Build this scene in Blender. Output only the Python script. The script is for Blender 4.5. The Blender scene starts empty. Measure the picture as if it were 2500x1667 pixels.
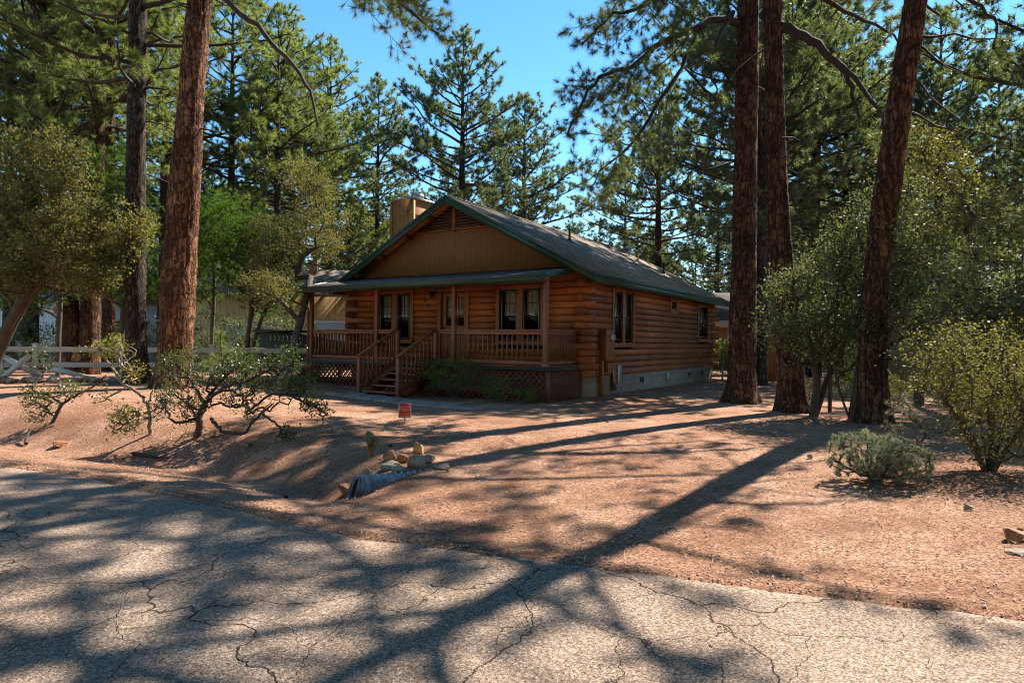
import bpy, math, random
import numpy as np
from mathutils import Vector, noise as mnoise
sc = bpy.context.scene
PI = math.pi
# ---------------------------------------------------------------- camera, sky, sun, exposure
F = 1588.0; ROLL = 0.0115; CAMZ = 1.5
cd = bpy.data.cameras.new('camera'); cam = bpy.data.objects.new('camera', cd)
sc.collection.objects.link(cam); sc.camera = cam
cd.sensor_width = 36; cd.lens = F / 2500 * 36; cd.clip_start = 0.05; cd.clip_end = 3000
cam.location = (0, 0, CAMZ); cam.rotation_euler = (PI / 2, -ROLL, 0)
SUN_EL = math.radians(47); SUN_AZ = math.radians(46)      # azimuth measured from +Y towards +X
w = bpy.data.worlds.new('World'); sc.world = w; w.use_nodes = True
nt = w.node_tree; bg = nt.nodes['Background']
sky = nt.nodes.new('ShaderNodeTexSky'); sky.sky_type = 'NISHITA'; sky.sun_disc = False
sky.sun_elevation = SUN_EL; sky.sun_rotation = SUN_AZ
sky.altitude = 1500; sky.air_density = 1.0; sky.dust_density = 0.0; sky.ozone_density = 1.6
tint = nt.nodes.new('ShaderNodeMix'); tint.data_type = 'RGBA'; tint.blend_type = 'MULTIPLY'; tint.inputs[0].default_value = 1; tint.inputs[7].default_value = (1.0, 1.03, 0.94, 1)
hs = nt.nodes.new('ShaderNodeHueSaturation'); hs.inputs['Saturation'].default_value = 1.28
nt.links.new(sky.outputs[0], tint.inputs[6]); nt.links.new(tint.outputs[2], hs.inputs['Color']); nt.links.new(hs.outputs[0], bg.inputs[0])
bg.inputs[1].default_value = 0.100
sd = bpy.data.lights.new('sun', 'SUN'); sun = bpy.data.objects.new('sun', sd); sc.collection.objects.link(sun)
sd.energy = 4.3; sd.angle = math.radians(0.53); sd.color = (1.0, 0.91, 0.79)
sdir = Vector((math.sin(SUN_AZ) * math.cos(SUN_EL), math.cos(SUN_AZ) * math.cos(SUN_EL), math.sin(SUN_EL)))
sun.rotation_euler = sdir.to_track_quat('Z', 'Y').to_euler(); sun.location = (20, 20, 40)
sc.view_settings.view_transform = 'Standard'; sc.view_settings.look = 'None'
sc.view_settings.exposure = 1.62; sc.view_settings.gamma = 1.0; sc.view_settings.use_curve_mapping = False
sc.render.engine = 'CYCLES'
cy = sc.cycles; cy.max_bounces = 7; cy.diffuse_bounces = 3; cy.glossy_bounces = 3; cy.transmission_bounces = 4
cy.transparent_max_bounces = 8; cy.use_denoising = True; cy.caustics_reflective = False; cy.caustics_refractive = False
try:
    cy.denoiser = 'OPENIMAGEDENOISE'; cy.denoising_input_passes = 'RGB_ALBEDO_NORMAL'
except Exception: pass
cy.sample_clamp_indirect = 6.0; cy.filter_width = 1.1

# ---------------------------------------------------------------- helpers
def tag(o, label=None, cat=None, group=None, kind=None):
    if label: o['label'] = label
    if cat: o['category'] = cat
    if group: o['group'] = group
    if kind: o['kind'] = kind
    return o

def empty(name, loc=(0, 0, 0), rz=0.0, label=None, cat=None, group=None):
    o = bpy.data.objects.new(name, None); o.empty_display_size = 0.3
    o.location = loc; o.rotation_euler = (0, 0, rz); sc.collection.objects.link(o)
    return tag(o, label, cat, group)

class MB:
    def __init__(s):
        s.v = []; s.f = []; s.n = 0
    def add(s, V, Fc):
        V = np.asarray(V, dtype=np.float64).reshape(-1, 3); Fc = np.asarray(Fc, dtype=np.int64)
        s.v.append(V); s.f.append(Fc + s.n); s.n += len(V)
    def box(s, x0, x1, y0, y1, z0, z1):
        V = [(x0,y0,z0),(x1,y0,z0),(x1,y1,z0),(x0,y1,z0),(x0,y0,z1),(x1,y0,z1),(x1,y1,z1),(x0,y1,z1)]
        s.add(V, [(0,3,2,1),(4,5,6,7),(0,1,5,4),(1,2,6,5),(2,3,7,6),(3,0,4,7)])
    def bar(s, p, q, w_, h_, up=(0, 0, 1)):
        p = np.array(p, float); q = np.array(q, float); d = q - p; L = np.linalg.norm(d); d /= L
        a = np.cross(d, np.array(up, float)); a /= np.linalg.norm(a) + 1e-12; b = np.cross(a, d)
        V = []
        for e in (p, q):
            for sa, sb in ((-1,-1),(1,-1),(1,1),(-1,1)):
                V.append(e + a * sa * w_ / 2 + b * sb * h_ / 2)
        s.add(V, [(0,3,2,1),(4,5,6,7),(0,1,5,4),(1,2,6,5),(2,3,7,6),(3,0,4,7)])
    def prism(s, poly, axis, a0, a1):
        # poly: list of 2D points in the two other axes, extruded along axis
        n = len(poly); V = []
        for a in (a0, a1):
            for (p, q) in poly:
                V.append({'x': (a, p, q), 'y': (p, a, q), 'z': (p, q, a)}[axis])
        s.v.append(np.array(V, float)); base = s.n; s.n += 2 * n
        for i in range(n):
            j = (i + 1) % n
            s.f.append(np.array([[base+i, base+j, base+n+j, base+n+i]]))
        s.f.append(np.array([[base + k for k in range(n)][::-1]])); s.f.append(np.array([[base + n + k for k in range(n)]]))
    def tube(s, P, R, k=8, cap=True):
        P = np.asarray(P, float); m = len(P); R = np.broadcast_to(np.asarray(R, float), (m,))
        T = np.gradient(P, axis=0); T /= np.linalg.norm(T, axis=1)[:, None] + 1e-9
        mt = np.abs(T.mean(0)); ref = np.zeros(3); ref[int(np.argmin(mt))] = 1
        A = np.cross(T, ref); A /= np.linalg.norm(A, axis=1)[:, None] + 1e-9; B = np.cross(T, A)
        th = np.linspace(0, 2 * PI, k, endpoint=False)
        V = P[:, None] + R[:, None, None] * (np.cos(th)[None, :, None] * A[:, None] + np.sin(th)[None, :, None] * B[:, None])
        i = np.arange(m - 1)[:, None] * k; j = np.arange(k)[None]; j2 = (j + 1) % k
        Q = np.stack([i + j, i + j2, i + k + j2, i + k + j], -1).reshape(-1, 4)
        s.add(V.reshape(-1, 3), Q)
        if cap and k > 2:
            s.f.append(np.array([[s.n - m * k + t for t in range(k)]])); s.f.append(np.array([[s.n - k + t for t in range(k)][::-1]]))
    def mesh(s, name, mat, smooth=False):
        me = bpy.data.meshes.new(name)
        V = np.concatenate(s.v) if s.v else np.zeros((0, 3))
        me.vertices.add(len(V)); me.vertices.foreach_set('co', V.astype(np.float32).ravel())
        loops = np.concatenate([f.ravel() for f in s.f]); tot = np.concatenate([np.full(len(f), f.shape[1]) for f in s.f])
        me.loops.add(len(loops)); me.loops.foreach_set('vertex_index', loops.astype(np.int32))
        st = np.concatenate([[0], np.cumsum(tot)[:-1]])
        me.polygons.add(len(tot)); me.polygons.foreach_set('loop_start', st.astype(np.int32)); me.polygons.foreach_set('loop_total', tot.astype(np.int32))
        if smooth: me.polygons.foreach_set('use_smooth', np.ones(len(tot), dtype=bool))
        me.update(calc_edges=True); me.materials.append(mat)
        return me
    def build(s, name, mat, parent=None, smooth=False, bevel=0, label=None):
        me = s.mesh(name, mat, smooth); o = bpy.data.objects.new(name, me); sc.collection.objects.link(o)
        if parent: o.parent = parent
        if bevel:
            b = o.modifiers.new('bevel', 'BEVEL'); b.width = bevel; b.segments = 2; b.limit_method = 'ANGLE'
        if label: o['label'] = label
        return o

def boxo(name, mat, parent, *c, bevel=0, label=None):
    m = MB(); m.box(*c); return m.build(name, mat, parent, bevel=bevel, label=label)

# pixel (photograph, 2500 x 1667) and depth -> world
cr, sr = math.cos(ROLL), math.sin(ROLL)
def P(px, py, Y):
    a, b = px - 1250, py - 833.5
    return np.array([(a * cr + b * sr) / F * Y, Y, CAMZ - (b * cr - a * sr) / F * Y])

# ---------------------------------------------------------------- ground height
EDGE = np.array([(-60, 34), (-12, 10.9), (-6.28, 8.0), (-4.55, 7.3), (-2.67, 6.15), (-1.2, 5.25), (2.98, 3.85), (8, 2.3), (60, -14)], float)
def edge_y(x): return np.interp(x, EDGE[:, 0], EDGE[:, 1])
def sstep(a, b, x):
    t = np.clip((x - a) / (b - a), 0, 1); return t * t * (3 - 2 * t)
def gz(x, y):
    x = np.asarray(x, float); y = np.asarray(y, float)
    d = (y - edge_y(x)) * 0.88
    yard = 0.17 * sstep(-2, -7, x) - 0.0
    z = -0.13 + (yard + 0.13) * sstep(0.2, 5.5, d)
    m = sstep(-0.9, -2.6, x)
    bank = -0.12 + (yard + 0.12) * sstep(2.0, 4.0, d)
    ditch = bank - 0.32 * np.exp(-((d - 1.75) / 0.75) ** 2)
    z = z * (1 - m) + ditch * m
    # hollow in front of the pipe mouth
    z = z - 0.14 * np.exp(-(((x + 2.2) / 0.45) ** 2 + ((y - 7.55) / 0.4) ** 2))
    z = np.where(d < 0.02, -0.14 + 0.0 * x, z)
    z = z + 0.035 * np.exp(-((d - 0.10) / 0.14) ** 2)
    return z
def G(px, py, dz=0.0):
    Y = 12.0
    for _ in range(40):
        p = P(px, py, Y); g = float(gz(p[0], Y)) + dz
        b = (CAMZ - p[2]) / Y
        Yn = (CAMZ - g) / max(b, 1e-4)
        Y = 0.5 * Y + 0.5 * min(Yn, 80)
    p = P(px, py, Y); p[2] = float(gz(p[0], Y)); return p

# ---------------------------------------------------------------- materials
def newmat(name):
    m = bpy.data.materials.new(name); m.use_nodes = True; return m, m.node_tree.nodes, m.node_tree.links
def N(nodes, t, **kw):
    n = nodes.new(t)
    for k, v in kw.items():
        if k.startswith('i_'): n.inputs[k[2:].replace('_', ' ')].default_value = v
        else: setattr(n, k, v)
    return n
def ramp(nodes, stops, interp='LINEAR'):
    r = nodes.new('ShaderNodeValToRGB'); r.color_ramp.interpolation = interp
    e = r.color_ramp.elements
    while len(e) > 1: e.remove(e[-1])
    e[0].position = stops[0][0]; e[0].color = (*stops[0][1], 1)
    for p, c in stops[1:]:
        q = e.new(p); q.color = (*c, 1)
    return r
def coords(nodes, links, scale=(1, 1, 1), out='Object'):
    tc = nodes.new('ShaderNodeTexCoord'); mp = nodes.new('ShaderNodeMapping'); mp.inputs['Scale'].default_value = scale
    links.new(tc.outputs[out], mp.inputs[0]); return mp.outputs[0]
def basic(name, col, rough=0.7, var=0.15, scale=6, bump=0.0, bscale=40, stretch=(1, 1, 1), metal=0.0, spec=None, detail=6):
    m, nd, lk = newmat(name); b = nd['Principled BSDF']
    c = coords(nd, lk, stretch)
    n = N(nd, 'ShaderNodeTexNoise', i_Scale=scale, i_Detail=detail, i_Roughness=0.6); lk.new(c, n.inputs['Vector'])
    lo = tuple(x * (1 - var) for x in col); hi = tuple(min(1, x * (1 + var)) for x in col)
    r = ramp(nd, [(0.3, lo), (0.7, hi)]); lk.new(n.outputs['Fac'], r.inputs[0]); lk.new(r.outputs[0], b.inputs['Base Color'])
    b.inputs['Roughness'].default_value = rough; b.inputs['Metallic'].default_value = metal
    if spec is not None: b.inputs['Specular IOR Level'].default_value = spec
    if bump:
        n2 = N(nd, 'ShaderNodeTexNoise', i_Scale=bscale, i_Detail=6); lk.new(c, n2.inputs['Vector'])
        bp = N(nd, 'ShaderNodeBump', i_Strength=bump, i_Distance=0.02); lk.new(n2.outputs['Fac'], bp.inputs['Height']); lk.new(bp.outputs[0], b.inputs['Normal'])
    return m

def wood(name, dark, light, grain=(1, 12, 12), rough=0.55, knots=True, bump=0.25, island=0.0):
    m, nd, lk = newmat(name); b = nd['Principled BSDF']
    c = coords(nd, lk, grain)
    n = N(nd, 'ShaderNodeTexNoise', i_Scale=2.2, i_Detail=9, i_Roughness=0.65, i_Distortion=0.4); lk.new(c, n.inputs['Vector'])
    r = ramp(nd, [(0.3, dark), (0.55, tuple((a + b_) / 2 for a, b_ in zip(dark, light))), (0.75, light)]); lk.new(n.outputs['Fac'], r.inputs[0])
    c2 = coords(nd, lk, (1, 1, 1)); n2 = N(nd, 'ShaderNodeTexNoise', i_Scale=0.9, i_Detail=4); lk.new(c2, n2.inputs['Vector'])
    r2 = ramp(nd, [(0.3, (0.62, 0.58, 0.55)), (0.65, (1.1, 1.05, 1.0))]); lk.new(n2.outputs['Fac'], r2.inputs[0])
    mx = N(nd, 'ShaderNodeMix', data_type='RGBA', blend_type='MULTIPLY'); mx.inputs[0].default_value = 1
    lk.new(r.outputs[0], mx.inputs[6]); lk.new(r2.outputs[0], mx.inputs[7]); out = mx.outputs[2]
    if knots:
        v = N(nd, 'ShaderNodeTexVoronoi', i_Scale=2.6); c3 = coords(nd, lk, (1, 1, 2.0)); lk.new(c3, v.inputs['Vector'])
        rk = ramp(nd, [(0.06, (0.25, 0.2, 0.2)), (0.11, (1, 1, 1))]); lk.new(v.outputs['Distance'], rk.inputs[0])
        m2 = N(nd, 'ShaderNodeMix', data_type='RGBA', blend_type='MULTIPLY'); m2.inputs[0].default_value = 0.85
        lk.new(out, m2.inputs[6]); lk.new(rk.outputs[0], m2.inputs[7]); out = m2.outputs[2]
    if island:
        g = nd.new('ShaderNodeNewGeometry'); ri = ramp(nd, [(0, (1 - island, 1 - island * 1.1, 1 - island * 1.2)), (1, (1 + island * .6, 1 + island * .7, 1 + island * .8))]); lk.new(g.outputs['Random Per Island'], ri.inputs[0])
        m4 = N(nd, 'ShaderNodeMix', data_type='RGBA', blend_type='MULTIPLY'); m4.inputs[0].default_value = 1; lk.new(out, m4.inputs[6]); lk.new(ri.outputs[0], m4.inputs[7]); out = m4.outputs[2]
    lk.new(out, b.inputs['Base Color']); b.inputs['Roughness'].default_value = rough
    bp = N(nd, 'ShaderNodeBump', i_Strength=bump, i_Distance=0.006); lk.new(n.outputs['Fac'], bp.inputs['Height']); lk.new(bp.outputs[0], b.inputs['Normal'])
    return m

def foliage(name, cols, rough=0.45, trans=0.35, scale=1.2, spec=0.4, tcol=None):
    m, nd, lk = newmat(name); b = nd['Principled BSDF']; out = nd['Material Output']
    geo = nd.new('ShaderNodeNewGeometry'); oi = nd.new('ShaderNodeObjectInfo')
    n = N(nd, 'ShaderNodeTexNoise', i_Scale=scale, i_Detail=3); lk.new(geo.outputs['Position'], n.inputs['Vector'])
    mt = N(nd, 'ShaderNodeMath', operation='MULTIPLY_ADD'); lk.new(geo.outputs['Random Per Island'], mt.inputs[0]); mt.inputs[1].default_value = 0.55; lk.new(n.outputs['Fac'], mt.inputs[2])
    m1 = N(nd, 'ShaderNodeMath', operation='MULTIPLY_ADD'); lk.new(oi.outputs['Random'], m1.inputs[0]); m1.inputs[1].default_value = 0.2; lk.new(mt.outputs[0], m1.inputs[2])
    mr = N(nd, 'ShaderNodeMapRange'); mr.inputs[1].default_value = 0.45; mr.inputs[2].default_value = 1.25; lk.new(m1.outputs[0], mr.inputs[0])
    k = len(cols); r = ramp(nd, [(i / (k - 1), c) for i, c in enumerate(cols)]); lk.new(mr.outputs[0], r.inputs[0])
    lk.new(r.outputs[0], b.inputs['Base Color']); b.inputs['Roughness'].default_value = rough; b.inputs['Specular IOR Level'].default_value = spec
    t = nd.new('ShaderNodeBsdfTranslucent'); mul = N(nd, 'ShaderNodeMix', data_type='RGBA', blend_type='MULTIPLY'); mul.inputs[0].default_value = 1
    lk.new(r.outputs[0], mul.inputs[6]); mul.inputs[7].default_value = (*(tcol or (1.6, 1.9, 0.7)), 1); lk.new(mul.outputs[2], t.inputs[0])
    ms = nd.new('ShaderNodeMixShader'); ms.inputs[0].default_value = trans; lk.new(b.outputs[0], ms.inputs[1]); lk.new(t.outputs[0], ms.inputs[2]); lk.new(ms.outputs[0], out.inputs[0])
    return m

def bark_mat(name, plate, plate2, furrow, scale=(9, 9, 2.2), bump=1.0):
    m, nd, lk = newmat(name); b = nd['Principled BSDF']
    mp = coords(nd, lk, scale)
    n1 = N(nd, 'ShaderNodeTexNoise', i_Scale=1.0, i_Detail=4, i_Roughness=0.55, i_Distortion=0.5); lk.new(mp, n1.inputs['Vector'])
    s1 = N(nd, 'ShaderNodeMath', operation='SUBTRACT'); lk.new(n1.outputs['Fac'], s1.inputs[0]); s1.inputs[1].default_value = 0.5
    ab = N(nd, 'ShaderNodeMath', operation='ABSOLUTE'); lk.new(s1.outputs[0], ab.inputs[0])
    fr = ramp(nd, [(0.0, (0, 0, 0)), (0.028, (0.35, 0.35, 0.35)), (0.075, (1, 1, 1))]); lk.new(ab.outputs[0], fr.inputs[0])
    # cross breaks between plates
    mp3 = coords(nd, lk, (scale[0] * .45, scale[1] * .45, scale[2] * 1.7)); v = N(nd, 'ShaderNodeTexVoronoi', feature='DISTANCE_TO_EDGE', i_Scale=1.0); vc = N(nd, 'ShaderNodeTexVoronoi', i_Scale=1.0)
    wn = N(nd, 'ShaderNodeTexNoise', i_Scale=2.5, i_Detail=3); lk.new(mp3, wn.inputs['Vector']); wm = N(nd, 'ShaderNodeMix', data_type='RGBA', blend_type='ADD'); wm.inputs[0].default_value = 0.7; lk.new(mp3, wm.inputs[6]); lk.new(wn.outputs['Color'], wm.inputs[7])
    lk.new(wm.outputs[2], v.inputs['Vector']); lk.new(wm.outputs[2], vc.inputs['Vector'])
    vr = ramp(nd, [(0.0, (0.25, 0.25, 0.25)), (0.07, (1, 1, 1))]); lk.new(v.outputs['Distance'], vr.inputs[0])
    fm = N(nd, 'ShaderNodeMath', operation='MULTIPLY'); lk.new(fr.outputs[0], fm.inputs[0]); lk.new(vr.outputs[0], fm.inputs[1])
    sep = nd.new('ShaderNodeSeparateColor'); lk.new(vc.outputs['Color'], sep.inputs[0])
    fn = N(nd, 'ShaderNodeTexNoise', i_Scale=24, i_Detail=9, i_Roughness=0.75); mp2 = coords(nd, lk, (1.8, 1.8, 0.45)); lk.new(mp2, fn.inputs['Vector'])
    big = N(nd, 'ShaderNodeTexNoise', i_Scale=1.1, i_Detail=3); mpb = coords(nd, lk, (1, 1, .6)); lk.new(mpb, big.inputs['Vector'])
    m3 = N(nd, 'ShaderNodeMath', operation='MULTIPLY'); lk.new(sep.outputs[0], m3.inputs[0]); m3.inputs[1].default_value = 0.30
    mm = N(nd, 'ShaderNodeMath', operation='MULTIPLY_ADD'); lk.new(fn.outputs['Fac'], mm.inputs[0]); mm.inputs[1].default_value = 0.75; lk.new(m3.outputs[0], mm.inputs[2])
    m5 = N(nd, 'ShaderNodeMath', operation='MULTIPLY_ADD'); lk.new(big.outputs['Fac'], m5.inputs[0]); m5.inputs[1].default_value = 0.5; lk.new(mm.outputs[0], m5.inputs[2])
    r = ramp(nd, [(0.42, tuple(x * .55 for x in plate)), (0.65, plate), (1.0, plate2)]); lk.new(m5.outputs[0], r.inputs[0])
    mx = N(nd, 'ShaderNodeMix', data_type='RGBA'); lk.new(fm.outputs[0], mx.inputs[0]); mx.inputs[6].default_value = (*furrow, 1); lk.new(r.outputs[0], mx.inputs[7])
    lk.new(mx.outputs[2], b.inputs['Base Color']); b.inputs['Roughness'].default_value = 0.9; b.inputs['Specular IOR Level'].default_value = 0.15
    h = N(nd, 'ShaderNodeMath', operation='MULTIPLY_ADD'); lk.new(fn.outputs['Fac'], h.inputs[0]); h.inputs[1].default_value = 0.5; lk.new(fm.outputs[0], h.inputs[2])
    bp = N(nd, 'ShaderNodeBump', i_Strength=bump, i_Distance=0.035); lk.new(h.outputs[0], bp.inputs['Height']); lk.new(bp.outputs[0], b.inputs['Normal'])
    return m

M = {}
M['log'] = wood('log wood', (0.25, 0.062, 0.010), (0.58, 0.175, 0.028), grain=(1, 14, 14), island=0.35)
M['logside'] = wood('side log wood', (0.22, 0.058, 0.010), (0.48, 0.15, 0.027), grain=(14, 1, 14), island=0.35)
M['trim'] = wood('trim wood', (0.20, 0.065, 0.013), (0.36, 0.125, 0.028), grain=(8, 8, 1))
M['railw'] = wood('rail wood', (0.17, 0.055, 0.02), (0.32, 0.10, 0.032), grain=(3, 3, 3), knots=False)
M['lattice'] = wood('lattice wood', (0.15, 0.040, 0.022), (0.26, 0.07, 0.035), grain=(3, 3, 3), knots=False)
M['soffit'] = wood('soffit wood', (0.30, 0.09, 0.015), (0.50, 0.17, 0.03), grain=(2, 9, 2))
M['green'] = basic('green fascia paint', (0.018, 0.062, 0.042), 0.4, 0.2)
M['deckgreen'] = basic('dark green deck band', (0.02, 0.035, 0.025), 0.6, 0.2)
M['window'] = basic('bronze sash', (0.02, 0.014, 0.010), 0.35, 0.1)
M['blind'] = basic('window blind', (0.80, 0.74, 0.62), 0.8, 0.06)
M['dark'] = basic('interior shade', (0.02, 0.018, 0.015), 0.9, 0.1)  # near-black colour standing in for the shade inside rooms and vents
M['metal'] = basic('galvanised metal', (0.42, 0.43, 0.44), 0.38, 0.15, metal=0.8)
M['vinyl'] = basic('white vinyl', (0.58, 0.54, 0.49), 0.45, 0.06)
M['black'] = basic('black metal', (0.015, 0.015, 0.015), 0.4, 0.2)
M['cream'] = basic('cream siding', (0.52, 0.36, 0.16), 0.8, 0.08, stretch=(1, 1, 0.3))
M['whitesid'] = basic('pale blue grey siding', (0.42, 0.45, 0.50), 0.8, 0.06)
M['branch'] = basic('pine branch bark', (0.055, 0.038, 0.028), 0.9, 0.4, scale=14, bump=0.4)
M['oakbark'] = basic('oak bark', (0.085, 0.062, 0.045), 0.9, 0.4, scale=10, bump=0.7, bscale=30, stretch=(1, 1, 0.4))
M['manz'] = basic('manzanita bark', (0.055, 0.026, 0.018), 0.6, 0.5, scale=14, bump=0.3)
M['greywood'] = basic('weathered grey wood', (0.26, 0.19, 0.15), 0.8, 0.35, scale=12, bump=0.4)
M['rock'] = basic('grey fieldstone', (0.25, 0.20, 0.16), 0.9, 0.45, scale=3.5, bump=0.8, bscale=16)
M['rockred'] = basic('rusty sandstone', (0.34, 0.155, 0.07), 0.9, 0.45, scale=7, bump=0.8, bscale=22)
M['rockgold'] = basic('golden sandstone', (0.44, 0.25, 0.10), 0.9, 0.4, scale=9, bump=0.9, bscale=22)
M['rockgreen'] = basic('greenish grey stone', (0.25, 0.235, 0.18), 0.9, 0.35, scale=5, bump=0.8, bscale=18)
M['paver'] = basic('concrete paver', (0.30, 0.245, 0.20), 0.9, 0.25, scale=3, bump=0.35, bscale=60)

def glass_mat():
    m, nd, lk = newmat('window glass'); out = nd['Material Output']; nd.remove(nd['Principled BSDF'])
    g = N(nd, 'ShaderNodeBsdfGlossy', i_Roughness=0.015); t = nd.new('ShaderNodeBsdfTransparent'); t.inputs[0].default_value = (0.9, 0.9, 0.88, 1)
    fr = N(nd, 'ShaderNodeLayerWeight', i_Blend=0.5); pw = N(nd, 'ShaderNodeMath', operation='POWER'); lk.new(fr.outputs['Facing'], pw.inputs[0]); pw.inputs[1].default_value = 3.0
    ma = N(nd, 'ShaderNodeMath', operation='MULTIPLY_ADD'); lk.new(pw.outputs[0], ma.inputs[0]); ma.inputs[1].default_value = 0.8; ma.inputs[2].default_value = 0.07
    nz = N(nd, 'ShaderNodeTexNoise', i_Scale=1.6); c = coords(nd, lk); lk.new(c, nz.inputs['Vector']); bp = N(nd, 'ShaderNodeBump', i_Strength=0.12, i_Distance=0.02)
    lk.new(nz.outputs['Fac'], bp.inputs['Height']); lk.new(bp.outputs[0], g.inputs['Normal'])
    ms = nd.new('ShaderNodeMixShader'); lk.new(ma.outputs[0], ms.inputs[0]); lk.new(t.outputs[0], ms.inputs[1]); lk.new(g.outputs[0], ms.inputs[2]); lk.new(ms.outputs[0], out.inputs[0])
    return m
M['glass'] = glass_mat()

def siding_mat(name, col, axis='x', pitch=0.2):
    m, nd, lk = newmat(name); b = nd['Principled BSDF']
    c = coords(nd, lk); sp = nd.new('ShaderNodeSeparateXYZ'); lk.new(c, sp.inputs[0])
    d = N(nd, 'ShaderNodeMath', operation='DIVIDE'); lk.new(sp.outputs[{'x': 0, 'y': 1, 'z': 2}[axis]], d.inputs[0]); d.inputs[1].default_value = pitch
    f = N(nd, 'ShaderNodeMath', operation='FRACT'); lk.new(d.outputs[0], f.inputs[0])
    g = N(nd, 'ShaderNodeMath', operation='PINGPONG'); lk.new(f.outputs[0], g.inputs[0]); g.inputs[1].default_value = 0.5
    r = ramp(nd, [(0.02, (0.62, 0.62, 0.62)), (0.06, (1, 1, 1))]); lk.new(g.outputs[0], r.inputs[0])
    n = N(nd, 'ShaderNodeTexNoise', i_Scale=3, i_Detail=7); c2 = coords(nd, lk, (6, 6, 0.7)); lk.new(c2, n.inputs['Vector'])
    r2 = ramp(nd, [(0.3, tuple(x * 0.8 for x in col)), (0.7, tuple(x * 1.15 for x in col))]); lk.new(n.outputs['Fac'], r2.inputs[0])
    mx = N(nd, 'ShaderNodeMix', data_type='RGBA', blend_type='MULTIPLY'); mx.inputs[0].default_value = 1; lk.new(r2.outputs[0], mx.inputs[6]); lk.new(r.outputs[0], mx.inputs[7])
    lk.new(mx.outputs[2], b.inputs['Base Color']); b.inputs['Roughness'].default_value = 0.75
    bp = N(nd, 'ShaderNodeBump', i_Strength=0.6, i_Distance=0.01); lk.new(r.outputs[0], bp.inputs['Height']); lk.new(bp.outputs[0], b.inputs['Normal'])
    return m
M['gable'] = siding_mat('tan grooved siding', (0.26, 0.10, 0.022), 'x', 0.2)
M['chim'] = siding_mat('chimney siding', (0.46, 0.20, 0.05), 'x', 0.2)
M['creamsid'] = siding_mat('cream grooved siding', (0.50, 0.33, 0.13), 'x', 0.3)
M['whitegroove'] = siding_mat('white grooved siding', (0.50, 0.51, 0.52), 'x', 0.25)

def brick_mat(name, c1, c2, mortar, bw, bh, plane='yz', ms=0.01, bump=0.5, rough=0.9, off=0.5, dirt=0.3):
    m, nd, lk = newmat(name); b = nd['Principled BSDF']
    c = coords(nd, lk); sp = nd.new('ShaderNodeSeparateXYZ'); lk.new(c, sp.inputs[0]); cb = nd.new('ShaderNodeCombineXYZ')
    ix = {'x': 0, 'y': 1, 'z': 2}; lk.new(sp.outputs[ix[plane[0]]], cb.inputs[0]); lk.new(sp.outputs[ix[plane[1]]], cb.inputs[1])
    br = N(nd, 'ShaderNodeTexBrick', i_Scale=1.0, offset=off); br.inputs['Brick Width'].default_value = bw; br.inputs['Row Height'].default_value = bh
    br.inputs['Mortar Size'].default_value = ms; br.inputs['Mortar Smooth'].default_value = 0.3; br.inputs['Bias'].default_value = 0.0
    br.inputs['Color1'].default_value = (*c1, 1); br.inputs['Color2'].default_value = (*c2, 1); br.inputs['Mortar'].default_value = (*mortar, 1); lk.new(cb.outputs[0], br.inputs['Vector'])
    n = N(nd, 'ShaderNodeTexNoise', i_Scale=2.2, i_Detail=8, i_Roughness=0.7); lk.new(c, n.inputs['Vector'])
    r = ramp(nd, [(0.3, (1 - dirt,) * 3), (0.7, (1 + dirt * 0.5,) * 3)]); lk.new(n.outputs['Fac'], r.inputs[0])
    n3 = N(nd, 'ShaderNodeTexNoise', i_Scale=90, i_Detail=4, i_Roughness=0.8); lk.new(c, n3.inputs['Vector'])
    r3 = ramp(nd, [(0.3, (0.7,) * 3), (0.7, (1.25,) * 3)]); lk.new(n3.outputs['Fac'], r3.inputs[0])
    mx = N(nd, 'ShaderNodeMix', data_type='RGBA', blend_type='MULTIPLY'); mx.inputs[0].default_value = 1; lk.new(br.outputs[0], mx.inputs[6]); lk.new(r.outputs[0], mx.inputs[7])
    m2 = N(nd, 'ShaderNodeMix', data_type='RGBA', blend_type='MULTIPLY'); m2.inputs[0].default_value = 1; lk.new(mx.outputs[2], m2.inputs[6]); lk.new(r3.outputs[0], m2.inputs[7])
    lk.new(m2.outputs[2], b.inputs['Base Color']); b.inputs['Roughness'].default_value = rough; b.inputs['Specular IOR Level'].default_value = 0.12
    iv = N(nd, 'ShaderNodeMath', operation='SUBTRACT'); iv.inputs[0].default_value = 1.0; lk.new(br.outputs['Fac'], iv.inputs[1])
    ad = N(nd, 'ShaderNodeMath', operation='MULTIPLY_ADD'); lk.new(n3.outputs['Fac'], ad.inputs[0]); ad.inputs[1].default_value = 0.5; lk.new(iv.outputs[0], ad.inputs[2])
    bp = N(nd, 'ShaderNodeBump', i_Strength=bump, i_Distance=0.01); lk.new(ad.outputs[0], bp.inputs['Height']); lk.new(bp.outputs[0], b.inputs['Normal'])
    return m
M['block'] = brick_mat('concrete block', (0.38, 0.28, 0.21), (0.33, 0.245, 0.185), (0.26, 0.20, 0.15), 0.4, 0.2, 'yz', 0.008)
M['shingle'] = brick_mat('asphalt shingles', (0.34, 0.265, 0.19), (0.225, 0.178, 0.13), (0.04, 0.038, 0.034), 0.22, 0.125, 'yx', 0.006, bump=0.8, dirt=0.35)
M['shinglex'] = brick_mat('porch shingles', (0.22, 0.185, 0.155), (0.15, 0.125, 0.11), (0.05, 0.045, 0.04), 0.22, 0.125, 'xy', 0.006, bump=0.8, dirt=0.45)

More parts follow.
